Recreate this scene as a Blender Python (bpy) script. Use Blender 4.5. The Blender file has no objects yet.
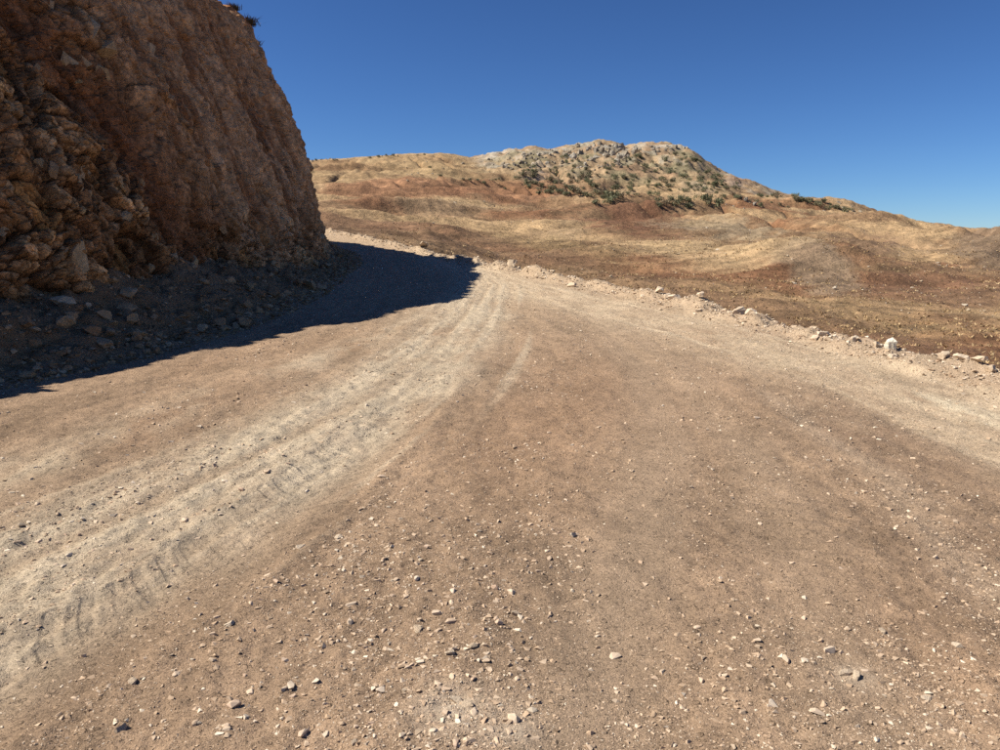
import bpy, bmesh, math, random
import numpy as np
from mathutils import Vector

rng = np.random.default_rng(7)
random.seed(7)
scene = bpy.context.scene
C = bpy.context.collection

# ------------------------------------------------------------------ camera
CAM_H = 1.6
PITCH = math.radians(9.46)
FPX = 750.0                      # focal length in pixels of the 1000 px wide photograph
cam_d = bpy.data.cameras.new("camera")
cam_d.sensor_width = 36.0
cam_d.lens = 36.0 * FPX / 1000.0
cam_d.clip_start = 0.05
cam_d.clip_end = 20000.0
cam = bpy.data.objects.new("camera", cam_d)
C.objects.link(cam)
cam.location = (0, 0, CAM_H)
cam.rotation_euler = (math.pi / 2 - PITCH, 0, 0)
scene.camera = cam

# ------------------------------------------------------------------ sky, sun, exposure
SUN_EL = math.radians(46.5)
SUN_AZ = math.radians(-93.0)     # from +Y (straight ahead) towards -X (left)
SUN_DIR = Vector((math.sin(SUN_AZ) * math.cos(SUN_EL), math.cos(SUN_AZ) * math.cos(SUN_EL), math.sin(SUN_EL)))
world = bpy.data.worlds.new("World")
scene.world = world
world.use_nodes = True
wn = world.node_tree
wn.nodes.clear()
w_out = wn.nodes.new("ShaderNodeOutputWorld")
w_bg = wn.nodes.new("ShaderNodeBackground")
w_sky = wn.nodes.new("ShaderNodeTexSky")
w_sky.sky_type = 'NISHITA'
w_sky.sun_disc = False
w_sky.sun_elevation = SUN_EL
w_sky.sun_rotation = SUN_AZ
w_sky.altitude = 1500.0
w_sky.air_density = 1.0
w_sky.dust_density = 0.0
w_sky.ozone_density = 10.0
w_bg.inputs["Strength"].default_value = 0.062
# the clear dry air of the place: a deeper, more saturated blue over the whole dome
w_sc = wn.nodes.new("ShaderNodeVectorMath"); w_sc.operation = 'SCALE'; w_sc.inputs["Scale"].default_value = 0.7
w_gm = wn.nodes.new("ShaderNodeGamma"); w_gm.inputs["Gamma"].default_value = 1.25
wn.links.new(w_sky.outputs[0], w_sc.inputs[0])
wn.links.new(w_sc.outputs[0], w_gm.inputs["Color"])
wn.links.new(w_gm.outputs[0], w_bg.inputs["Color"])
wn.links.new(w_bg.outputs[0], w_out.inputs["Surface"])

sun_d = bpy.data.lights.new("sun", 'SUN')
sun_d.energy = 5.0
sun_d.angle = math.radians(0.53)
sun_d.color = (1.0, 0.93, 0.81)
sun = bpy.data.objects.new("sun", sun_d)
C.objects.link(sun)
sun.rotation_euler = SUN_DIR.to_track_quat('Z', 'Y').to_euler()
sun.location = (-30, 10, 40)

vs = scene.view_settings
vs.view_transform = 'Standard'
vs.look = 'None'
vs.exposure = 0.68
vs.gamma = 1.0
vs.use_curve_mapping = False
scene.cycles.use_denoising = False
scene.cycles.max_bounces = 5
scene.cycles.diffuse_bounces = 3
scene.cycles.sample_clamp_indirect = 4.0

# ------------------------------------------------------------------ numeric helpers
_perm = np.random.default_rng(11).permutation(256)
_perm = np.concatenate([_perm, _perm, _perm])
_g3 = np.random.default_rng(12).normal(size=(256, 3))
_g3 /= np.linalg.norm(_g3, axis=1)[:, None]


def perlin(x, y, z=0.0):
    x, y, z = np.broadcast_arrays(np.asarray(x, float), np.asarray(y, float), np.asarray(z, float))
    xi, yi, zi = np.floor(x).astype(int), np.floor(y).astype(int), np.floor(z).astype(int)
    xf, yf, zf = x - xi, y - yi, z - zi
    xi &= 255; yi &= 255; zi &= 255
    u = xf ** 3 * (xf * (xf * 6 - 15) + 10)
    v = yf ** 3 * (yf * (yf * 6 - 15) + 10)
    w = zf ** 3 * (zf * (zf * 6 - 15) + 10)
    out = 0
    for dx in (0, 1):
        for dy in (0, 1):
            for dz in (0, 1):
                g = _g3[_perm[_perm[_perm[xi + dx] + yi + dy] + zi + dz]]
                d = g[..., 0] * (xf - dx) + g[..., 1] * (yf - dy) + g[..., 2] * (zf - dz)
                wgt = (u if dx else 1 - u) * (v if dy else 1 - v) * (w if dz else 1 - w)
                out = out + d * wgt
    return out * 1.5


def fbm(x, y, z=0.0, octv=4, gain=0.5, lac=2.03):
    a, s, f = 1.0, 0.0, 1.0
    for i in range(octv):
        s = s + a * perlin(x * f + 17.3 * i, y * f - 9.1 * i, z * f + 4.7 * i)
        a *= gain; f *= lac
    return s


def ridged(x, y, z=0.0, octv=4):
    a, s, f = 1.0, 0.0, 1.0
    for i in range(octv):
        s = s + a * (1 - 2 * np.abs(perlin(x * f + 7.7 * i, y * f + 3.1 * i, z * f)))
        a *= 0.5; f *= 2.1
    return s


_h = np.random.default_rng(13).random((256, 4))


def worley(x, y, z, facets=False):
    """first and second nearest feature distance and a random value of the nearest cell"""
    xi, yi, zi = np.floor(x).astype(int), np.floor(y).astype(int), np.floor(z).astype(int)
    f1 = np.full(x.shape, 9.0); f2 = f1.copy(); idv = np.zeros(x.shape); tilt = np.zeros(x.shape)
    for dx in (-1, 0, 1):
        for dy in (-1, 0, 1):
            for dz in (-1, 0, 1):
                cx, cy, cz = xi + dx, yi + dy, zi + dz
                k = _perm[_perm[_perm[cx & 255] + (cy & 255)] + (cz & 255)]
                p = _h[k]
                d = np.sqrt((cx + p[..., 0] - x) ** 2 + (cy + p[..., 1] - y) ** 2 + (cz + p[..., 2] - z) ** 2)
                near = d < f1
                f2 = np.where(near, f1, np.minimum(f2, d))
                idv = np.where(near, p[..., 3], idv)
                if facets:
                    tilt = np.where(near, (x - cx - p[..., 0]) * (_h[(k + 71) & 255, 0] - 0.5) + (y - cy - p[..., 1]) * (_h[(k + 113) & 255, 1] - 0.5), tilt)
                f1 = np.where(near, d, f1)
    return (f1, f2, idv, tilt) if facets else (f1, f2, idv)


def sstep(a, b, x):
    t = np.clip((x - a) / (b - a), 0, 1)
    return t * t * (3 - 2 * t)


def curve1d(knots):
    """smooth interpolation through (t, value) knots"""
    k = np.array(knots, float)
    t, v = k[:, 0], k[:, 1]
    m = np.gradient(v, t)
    def f(q):
        q = np.asarray(q, float)
        qc = np.clip(q, t[0], t[-1])
        i = np.clip(np.searchsorted(t, qc) - 1, 0, len(t) - 2)
        hh = t[i + 1] - t[i]
        s = (qc - t[i]) / hh
        r = ((2 * s ** 3 - 3 * s ** 2 + 1) * v[i] + (s ** 3 - 2 * s ** 2 + s) * hh * m[i]
             + (-2 * s ** 3 + 3 * s ** 2) * v[i + 1] + (s ** 3 - s ** 2) * hh * m[i + 1])
        return r + np.where(q < t[0], (q - t[0]) * m[0], 0) + np.where(q > t[-1], (q - t[-1]) * m[-1], 0)
    return f


def ray(u, v):
    a = (np.asarray(u, float) - 500) / FPX
    b = (375 - np.asarray(v, float)) / FPX
    return a, math.cos(PITCH) + b * math.sin(PITCH), -math.sin(PITCH) + b * math.cos(PITCH)


# ------------------------------------------------------------------ the lie of the land near the road
_slope_y = np.array([-20, 0, 20, 24, 28, 32, 36, 42, 46, 52, 70])
_slope_v = np.array([0.03, 0.035, 0.035, 0.045, 0.075, 0.105, 0.12, 0.12, 0.08, 0.03, 0.02])
_py = np.linspace(-20, 70, 1801)
_ps = np.interp(_py, _slope_y, _slope_v)
_pz = np.concatenate([[0], np.cumsum((_ps[1:] + _ps[:-1]) * 0.5 * np.diff(_py))])
_pz -= np.interp(0, _py, _pz)


def grade(y):
    return np.interp(y, _py, _pz)


edge_r = curve1d([(-8, 8.0), (0, 6.5), (7.7, 5.1), (9.2, 4.8), (12.8, 4.05), (18.8, 2.5), (26, 0.0), (33, -3.6), (42, -9.8), (52, -20), (60, -32)])
foot_l = curve1d([(-8, -6.6), (0, -5.6), (7.45, -4.97), (8.5, -4.5), (10.3, -4.1), (14.8, -3.95), (20, -4.4), (24, -4.9), (29, -5.4), (33, -6.6), (37, -9.2), (44, -17), (52, -30), (60, -44)])


def ground_coarse(x, y):
    xb, xf = edge_r(y), foot_l(y)
    dr = x - xb
    dl = xf - x
    z = grade(y) + 0.0 * x
    n1 = perlin(x * 0.8, y * 0.8, 3.3)
    n2 = perlin(x * 2.1, y * 2.1, 1.3)
    z = z + np.maximum(0.13 + 0.18 * n1 + 0.12 * n2, 0.01) * np.exp(-((dr + 0.05 + 0.15 * n2) / 0.38) ** 2)
    z = z - 0.62 * np.maximum(dr - 0.25, 0)
    tal = np.maximum(dl + 0.15 * n1, 0)
    z = z + np.where(tal < 0.6, tal ** 2 * 0.4, 0.144 + (tal - 0.6) * 0.48) * (1 + 0.25 * n1)
    return z


def hit_ground(u, v):
    """where the sight line of a photograph pixel meets the road"""
    dx, dy, dz = ray(u, v)
    t = np.zeros(np.shape(dx)) + 1.0
    lo = np.zeros(np.shape(dx)) + 0.5; hi = lo + 90
    ts = np.linspace(1.5, 70, 1400)
    dx, dy, dz = np.atleast_1d(dx), np.atleast_1d(dy), np.atleast_1d(dz)
    out = []
    for a, b, c in zip(dx, dy, dz):
        d = CAM_H + c * ts - grade(b * ts)
        i = np.argmax(d < 0)
        if d[i] >= 0:
            i = len(ts) - 1
        k = i - 1
        f = d[k] / (d[k] - d[i]) if d[k] != d[i] else 0
        tt = ts[k] + f * (ts[i] - ts[k])
        out.append((a * tt, b * tt))
    return np.array(out)


def band(poly_px, x, y):
    """signed across-distance and along-distance to a line given by photograph pixels on the road"""
    p = hit_ground([q[0] for q in poly_px], [q[1] for q in poly_px])
    best = np.full(x.shape, 1e9); across = np.zeros(x.shape); along = np.zeros(x.shape)
    acc = 0.0
    for i in range(len(p) - 1):
        a, b = p[i], p[i + 1]
        L = np.hypot(*(b - a)); t = (b - a) / L
        s = (x - a[0]) * t[0] + (y - a[1]) * t[1]
        lo = -1e3 if i == 0 else 0
        hi = 1e3 if i == len(p) - 2 else L
        sc = np.clip(s, lo, hi)
        dx, dy = x - a[0] - t[0] * sc, y - a[1] - t[1] * sc
        d = np.hypot(dx, dy)
        sg = np.sign(t[0] * (y - a[1]) - t[1] * (x - a[0]))
        m = d < best
        best = np.where(m, d, best)
        across = np.where(m, d * sg, across)
        along = np.where(m, acc + sc, along)
        acc += L
    return across, along


BAND_PALE = [(0, 585), (100, 540), (200, 490), (300, 437), (380, 392), (440, 348), (472, 312), (488, 285), (470, 262)]
BAND_STREAK = [(0, 470), (150, 423), (300, 366), (400, 328), (450, 300), (465, 280)]
BAND_TREAD = [(-80, 735), (60, 655), (160, 603), (240, 548), (330, 475), (400, 412), (455, 350), (480, 312)]
BAND_RIGHT = [(1040, 440), (900, 388), (800, 358), (700, 331), (600, 306), (520, 287), (460, 266)]
BAND_WHITE = [(905, 393), (950, 404), (1000, 419), (1060, 441)]
BAND_DAMP = [(800, 392), (860, 428), (930, 470), (1010, 530)]
BAND_SMOOTH = [(545, 780), (600, 640), (640, 540), (665, 450), (650, 380), (610, 330)]
BAND_SMOOTH2 = [(900, 780), (800, 560), (740, 450), (690, 380), (620, 330)]


def road_masks(x, y):
    m = {}
    w = fbm(x * 1.3, y * 0.5, 8.0, 3)
    fine = fbm(x * 5.0, y * 2.2, 2.0, 3)
    a, s = band(BAND_PALE, x, y)
    m['pale'] = np.exp(-np.maximum(np.abs(a + 0.14 * w) - 0.36, 0) ** 2 / 0.14) * np.clip(0.75 + 0.5 * w + 0.3 * fine, 0, 1)
    a, s = band(BAND_STREAK, x, y)
    m['streak'] = np.exp(-((a + 0.2 * w) / 0.34) ** 2) * np.clip(0.45 + 0.9 * w + 0.4 * fine, 0, 1)
    a, s = band(BAND_RIGHT, x, y)
    m['right'] = np.exp(-np.maximum(np.abs(a + 0.3 * w) - 0.55, 0) ** 2 / 0.3) * np.clip(0.7 + 0.5 * w + 0.25 * fine, 0, 1)
    a, s = band(BAND_WHITE, x, y)
    tail = sstep(-0.6, 0.4, s)
    m['white'] = np.exp(-((a + 0.10 * w) / (0.10 + 0.13 * tail)) ** 2) * tail * np.clip(0.55 + 0.7 * fine + 0.6 * w, 0, 1)
    a, s = band(BAND_DAMP, x, y)
    m['damp'] = np.exp(-((a - 0.1 + 0.15 * w) / 0.42) ** 2) * sstep(-1.6, 0.6, s) * np.clip(0.7 + 0.6 * w, 0, 1)
    m['damp_edge'] = np.exp(-((a + 0.38 + 0.12 * w) / 0.13) ** 2) * sstep(-0.6, 0.4, s)
    a, s = band(BAND_SMOOTH, x, y)
    m['smooth'] = np.exp(-((a + 0.1 * w) / 0.30) ** 2)
    a, s = band(BAND_SMOOTH2, x, y)
    m['smooth'] = np.maximum(m['smooth'], 0.8 * np.exp(-((a + 0.1 * w) / 0.28) ** 2))
    a, s = band(BAND_TREAD, x, y)
    m['tread_a'], m['tread_s'] = a, s
    m['tread'] = np.exp(-np.maximum(np.abs(a) - 0.24, 0) ** 2 / 0.006)
    return m


# ------------------------------------------------------------------ scene helpers
def link_mesh(name, verts, faces, mat, parent=None, smooth=False, col=None):
    me = bpy.data.meshes.new(name)
    verts = np.asarray(verts, np.float32)
    faces = np.asarray(faces, np.int32)
    n, k = faces.shape
    me.vertices.add(len(verts)); me.vertices.foreach_set("co", verts.ravel())
    me.loops.add(n * k); me.loops.foreach_set("vertex_index", faces.ravel())
    me.polygons.add(n)
    me.polygons.foreach_set("loop_start", np.arange(0, n * k, k, dtype=np.int32))
    if smooth:
        me.polygons.foreach_set("use_smooth", np.ones(n, bool))
    else:
        me.polygons.foreach_set("use_smooth", np.zeros(n, bool))
    me.update(calc_edges=True)
    if col is not None:
        at = me.color_attributes.new("albedo", 'FLOAT_COLOR', 'POINT')
        c4 = np.ones((len(verts), 4), np.float32); c4[:, :col.shape[1]] = col
        at.data.foreach_set("color", c4.ravel())
    if mat:
        me.materials.append(mat)
    o = bpy.data.objects.new(name, me)
    C.objects.link(o)
    if parent:
        o.parent = parent
    return o


def tag(o, label=None, cat=None, group=None, kind=None):
    if label: o["label"] = label
    if cat: o["category"] = cat
    if group: o["group"] = group
    if kind: o["kind"] = kind
    return o


def grid_faces(nr, nc):
    i = np.arange(nr - 1)[:, None] * nc + np.arange(nc - 1)[None, :]
    i = i.ravel()
    return np.stack([i, i + 1, i + nc + 1, i + nc], 1)


def material(name, layers, rough=0.95, bump=(), use_attr=True, base=(0.3, 0.2, 0.1), vary=None, spec=0.15, speckle=(), cracks=()):
    """layers: (scale, detail, low factor, high factor) brightness noise; bump: (scale, detail, distance in metres)"""
    m = bpy.data.materials.new(name); m.use_nodes = True
    nt = m.node_tree; N = nt.nodes; L = nt.links
    bs = N["Principled BSDF"]
    bs.inputs["Roughness"].default_value = rough
    bs.inputs["Specular IOR Level"].default_value = spec
    geo = N.new("ShaderNodeTexCoord")
    if use_attr:
        at = N.new("ShaderNodeAttribute"); at.attribute_name = "albedo"
        cur = at.outputs["Color"]
    else:
        rgb = N.new("ShaderNodeRGB"); rgb.outputs[0].default_value = (*base, 1)
        cur = rgb.outputs[0]
    if vary:
        oi = N.new("ShaderNodeObjectInfo")
        cr = N.new("ShaderNodeValToRGB")
        els = cr.color_ramp.elements
        for i, c in enumerate(vary):
            pos = i / (len(vary) - 1)
            e = els[i] if i < 2 else els.new(pos)
            e.position = pos; e.color = (*c, 1)
        L.new(oi.outputs["Random"], cr.inputs[0])
        cur = cr.outputs[0]
    for (sc, det, lo, hi) in layers:
        nz = N.new("ShaderNodeTexNoise"); nz.inputs["Scale"].default_value = sc; nz.inputs["Detail"].default_value = det
        nz.inputs["Roughness"].default_value = 0.65
        L.new(geo.outputs["Object"], nz.inputs["Vector"])
        mr = N.new("ShaderNodeMapRange")
        mr.inputs["From Min"].default_value = 0.3; mr.inputs["From Max"].default_value = 0.7
        mr.inputs["To Min"].default_value = lo; mr.inputs["To Max"].default_value = hi
        L.new(nz.outputs["Fac"], mr.inputs["Value"])
        mx = N.new("ShaderNodeVectorMath"); mx.operation = 'SCALE'
        L.new(cur, mx.inputs[0]); L.new(mr.outputs[0], mx.inputs["Scale"])
        cur = mx.outputs[0]
    prev = None
    for (sc, share, lo, hi, dist) in speckle:      # grit: single cells lighter or darker and proud of the ground
        vo = N.new("ShaderNodeTexVoronoi"); vo.inputs["Scale"].default_value = sc
        L.new(geo.outputs["Object"], vo.inputs["Vector"])
        sp = N.new("ShaderNodeSeparateColor"); L.new(vo.outputs["Color"], sp.inputs[0])
        gt = N.new("ShaderNodeMath"); gt.operation = 'GREATER_THAN'; gt.inputs[1].default_value = 1 - share
        L.new(sp.outputs[0], gt.inputs[0])
        sm = N.new("ShaderNodeMapRange"); sm.inputs["From Min"].default_value = 0.42; sm.inputs["From Max"].default_value = 0.30
        L.new(vo.outputs["Distance"], sm.inputs["Value"])
        mk = N.new("ShaderNodeMath"); mk.operation = 'MULTIPLY'; L.new(gt.outputs[0], mk.inputs[0]); L.new(sm.outputs[0], mk.inputs[1])
        br = N.new("ShaderNodeMapRange"); br.inputs["To Min"].default_value = lo; br.inputs["To Max"].default_value = hi
        L.new(sp.outputs[1], br.inputs["Value"])
        sc_ = N.new("ShaderNodeVectorMath"); sc_.operation = 'SCALE'; L.new(cur, sc_.inputs[0]); L.new(br.outputs[0], sc_.inputs["Scale"])
        mx = N.new("ShaderNodeMix"); mx.data_type = 'RGBA'
        L.new(mk.outputs[0], mx.inputs[0]); L.new(cur, mx.inputs[6]); L.new(sc_.outputs[0], mx.inputs[7])
        cur = mx.outputs[2]
        b = N.new("ShaderNodeBump"); b.inputs["Distance"].default_value = dist
        L.new(mk.outputs[0], b.inputs["Height"])
        if prev: L.new(prev, b.inputs["Normal"])
        prev = b.outputs[0]
    for (sc, wd, dark, dist) in cracks:            # joints between broken stones
        nz = N.new("ShaderNodeTexNoise"); nz.inputs["Scale"].default_value = sc * 0.8; nz.inputs["Detail"].default_value = 3
        L.new(geo.outputs["Object"], nz.inputs["Vector"])
        ad = N.new("ShaderNodeVectorMath"); ad.operation = 'MULTIPLY_ADD'; ad.inputs[1].default_value = (0.7 / sc,) * 3
        L.new(nz.outputs["Color"], ad.inputs[0]); L.new(geo.outputs["Object"], ad.inputs[2])
        vo = N.new("ShaderNodeTexVoronoi"); vo.feature = 'DISTANCE_TO_EDGE'; vo.inputs["Scale"].default_value = sc
        L.new(ad.outputs[0], vo.inputs["Vector"])
        wn_ = N.new("ShaderNodeMath"); wn_.operation = 'MULTIPLY'; wn_.inputs[1].default_value = wd * 2
        L.new(nz.outputs["Fac"], wn_.inputs[0])
        mr = N.new("ShaderNodeMapRange"); mr.inputs["From Min"].default_value = 0.0
        L.new(wn_.outputs[0], mr.inputs["From Max"])
        mr.inputs["To Min"].default_value = dark; mr.inputs["To Max"].default_value = 1.0
        L.new(vo.outputs["Distance"], mr.inputs["Value"])
        v2 = N.new("ShaderNodeTexVoronoi"); v2.inputs["Scale"].default_value = sc; L.new(ad.outputs[0], v2.inputs["Vector"])
        sp = N.new("ShaderNodeSeparateColor"); L.new(v2.outputs["Color"], sp.inputs[0])
        br = N.new("ShaderNodeMapRange"); br.inputs["To Min"].default_value = 0.72; br.inputs["To Max"].default_value = 1.3
        L.new(sp.outputs[0], br.inputs["Value"])
        mm = N.new("ShaderNodeMath"); mm.operation = 'MULTIPLY'; L.new(mr.outputs[0], mm.inputs[0]); L.new(br.outputs[0], mm.inputs[1])
        am = N.new("ShaderNodeMix"); am.data_type = 'FLOAT'; am.inputs[2].default_value = 1.0
        L.new(at.outputs["Alpha"], am.inputs[0]); L.new(mm.outputs[0], am.inputs[3])
        sc_ = N.new("ShaderNodeVectorMath"); sc_.operation = 'SCALE'; L.new(cur, sc_.inputs[0]); L.new(am.outputs[0], sc_.inputs["Scale"])
        cur = sc_.outputs[0]
        b = N.new("ShaderNodeBump"); b.inputs["Distance"].default_value = dist
        L.new(mr.outputs[0], b.inputs["Height"]); L.new(at.outputs["Alpha"], b.inputs["Strength"])
        if prev: L.new(prev, b.inputs["Normal"])
        prev = b.outputs[0]
    L.new(cur, bs.inputs["Base Color"])
    for (sc, det, dist) in bump:
        nz = N.new("ShaderNodeTexNoise"); nz.inputs["Scale"].default_value = sc; nz.inputs["Detail"].default_value = det
        nz.inputs["Roughness"].default_value = 0.7
        L.new(geo.outputs["Object"], nz.inputs["Vector"])
        b = N.new("ShaderNodeBump"); b.inputs["Distance"].default_value = dist; b.inputs["Strength"].default_value = 1.0
        L.new(nz.outputs["Fac"], b.inputs["Height"])
        if prev: L.new(prev, b.inputs["Normal"])
        prev = b.outputs[0]
    if prev: L.new(prev, bs.inputs["Normal"])
    return m


MAT_ROAD = material("packed_dirt", [(9.0, 5, 0.86, 1.12), (60.0, 4, 0.82, 1.18), (230.0, 2, 0.86, 1.14)], bump=[(38, 5, 0.016), (170, 3, 0.005)],
                    speckle=[(120, 0.55, 0.66, 1.45, 0.006), (55, 0.40, 0.70, 1.5, 0.012), (28, 0.22, 0.78, 1.4, 0.016)])
def add_tread(m):
    """chevron lug prints of a wheel loader, pressed into the dirt along the wheel track"""
    nt = m.node_tree; N = nt.nodes; L = nt.links; bs = N["Principled BSDF"]
    def mth(op, a, b=None, c=None):
        n = N.new("ShaderNodeMath"); n.operation = op
        for i, q in enumerate((a, b, c)):
            if q is None: continue
            if isinstance(q, (int, float)): n.inputs[i].default_value = q
            else: L.new(q, n.inputs[i])
        return n.outputs[0]
    def step(a, b, v):
        n = N.new("ShaderNodeMapRange"); n.interpolation_type = 'SMOOTHSTEP'
        n.inputs["From Min"].default_value = a; n.inputs["From Max"].default_value = b
        L.new(v, n.inputs["Value"]); return n.outputs[0]
    at = N.new("ShaderNodeAttribute"); at.attribute_name = "track"
    sp = N.new("ShaderNodeSeparateXYZ"); L.new(at.outputs["Vector"], sp.inputs[0])
    co = N.new("ShaderNodeTexCoord")
    nz = N.new("ShaderNodeTexNoise"); nz.inputs["Scale"].default_value = 14; nz.inputs["Detail"].default_value = 3
    L.new(co.outputs["Object"], nz.inputs["Vector"])
    wob = mth('MULTIPLY', mth('SUBTRACT', nz.outputs["Fac"], 0.5), 0.05)
    a = mth('ADD', sp.outputs[0], wob)
    aa = mth('ABSOLUTE', a)
    side = mth('GREATER_THAN', a, 0.0)
    ph = mth('DIVIDE', mth('ADD', mth('ADD', mth('SUBTRACT', sp.outputs[1], mth('MULTIPLY', mth('POWER', aa, 1.5), 1.1)), mth('MULTIPLY', side, 0.08)), wob), 0.165)
    fr = mth('FRACT', ph)
    arm = mth('MULTIPLY', step(0.33, 0.30, aa), step(0.015, 0.04, aa))
    lug = mth('MULTIPLY', mth('MULTIPLY', step(0.02, 0.16, fr), step(0.62, 0.46, fr)), arm)
    r1 = mth('MULTIPLY', mth('MULTIPLY', step(0.60, 0.68, fr), step(0.86, 0.72, fr)), arm)
    rim = mth('MULTIPLY', step(0.30, 0.33, aa), step(0.42, 0.345, aa))
    h = mth('ADD', mth('MULTIPLY', lug, -1.0), mth('ADD', mth('MULTIPLY', r1, 0.45), mth('MULTIPLY', rim, 0.35)))
    n2 = N.new("ShaderNodeTexNoise"); n2.inputs["Scale"].default_value = 4.5; n2.inputs["Detail"].default_value = 4
    L.new(co.outputs["Object"], n2.inputs["Vector"])
    h = mth('MULTIPLY', mth('MULTIPLY', h, sp.outputs[2]), step(0.30, 0.52, n2.outputs["Fac"]))
    b = N.new("ShaderNodeBump"); b.inputs["Distance"].default_value = 0.009
    L.new(h, b.inputs["Height"])
    old = bs.inputs["Normal"].links[0].from_socket
    L.new(old, b.inputs["Normal"])
    L.new(b.outputs[0], bs.inputs["Normal"])


add_tread(MAT_ROAD)
MAT_HILL = material("dry_hillside", [(0.25, 6, 0.78, 1.25), (1.1, 6, 0.68, 1.34), (7.0, 3, 0.8, 1.22)], bump=[(0.5, 8, 0.7), (3.0, 4, 0.16)])
MAT_CLIFF = material("broken_limestone_and_earth", [(1.3, 6, 0.75, 1.25), (9.0, 5, 0.7, 1.3), (45, 3, 0.85, 1.15)], bump=[(7, 7, 0.06), (35, 4, 0.015)],
                     cracks=[(2.6, 0.05, 0.45, 0.06), (7.5, 0.07, 0.6, 0.025)])
MAT_GRAVEL = material("gravel_stone", [(60, 4, 0.85, 1.15)], rough=0.9)
STONE_TONES = [(0.42, 0.31, 0.22), (0.48, 0.365, 0.265), (0.54, 0.43, 0.32), (0.45, 0.32, 0.23), (0.60, 0.50, 0.39), (0.48, 0.385, 0.29)]
MAT_STONE = material("tan_stone", [(2.0, 5, 0.85, 1.15), (9, 3, 0.9, 1.1)], use_attr=False, vary=STONE_TONES)
MAT_WHITE = material("white_limestone", [(2, 5, 0.82, 1.12), (9, 3, 0.9, 1.1)], bump=[(4, 5, 0.01)], use_attr=False,
                     vary=[(0.50, 0.385, 0.27), (0.62, 0.51, 0.385), (0.55, 0.43, 0.31)])
MAT_CHALK = material("chalk_boulder", [(2, 5, 0.85, 1.1), (9, 3, 0.9, 1.1)], bump=[(4, 5, 0.015)], use_attr=False, base=(0.72, 0.68, 0.56))
MAT_ROCK = material("fallen_limestone", [(2, 5, 0.75, 1.25), (9, 4, 0.85, 1.15)], bump=[(4, 6, 0.02)], use_attr=False,
                    vary=[(0.33, 0.215, 0.12), (0.39, 0.27, 0.16), (0.27, 0.16, 0.085), (0.50, 0.38, 0.25), (0.31, 0.19, 0.105), (0.26, 0.155, 0.085)])
MAT_FACE = material("cliff_block_stone", [(2, 6, 0.7, 1.25), (9, 4, 0.82, 1.18)], bump=[(4, 6, 0.04)], use_attr=False,
                    vary=[(0.42, 0.275, 0.15), (0.47, 0.33, 0.195), (0.36, 0.22, 0.115), (0.50, 0.365, 0.225), (0.45, 0.29, 0.14)])
MAT_CRAG = material("grey_crag", [(1.2, 6, 0.6, 1.3), (5, 4, 0.75, 1.2)], bump=[(2.0, 6, 0.3)], use_attr=False,
                    vary=[(0.30, 0.26, 0.20), (0.38, 0.34, 0.28), (0.25, 0.21, 0.16), (0.34, 0.28, 0.20)])
MAT_LEAF = material("scrub_leaf", [(1.5, 3, 0.6, 1.4)], use_attr=False, rough=0.7, spec=0.25,
                    vary=[(0.150, 0.155, 0.080), (0.170, 0.175, 0.095), (0.135, 0.140, 0.078), (0.200, 0.185, 0.105), (0.215, 0.165, 0.105)])
MAT_STRAW = material("dry_grass_blade", [(3.0, 3, 0.6, 1.35)], rough=0.85)
MAT_TWIG = material("dry_twig", [(20, 3, 0.7, 1.3)], use_attr=False, base=(0.11, 0.085, 0.05))

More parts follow.
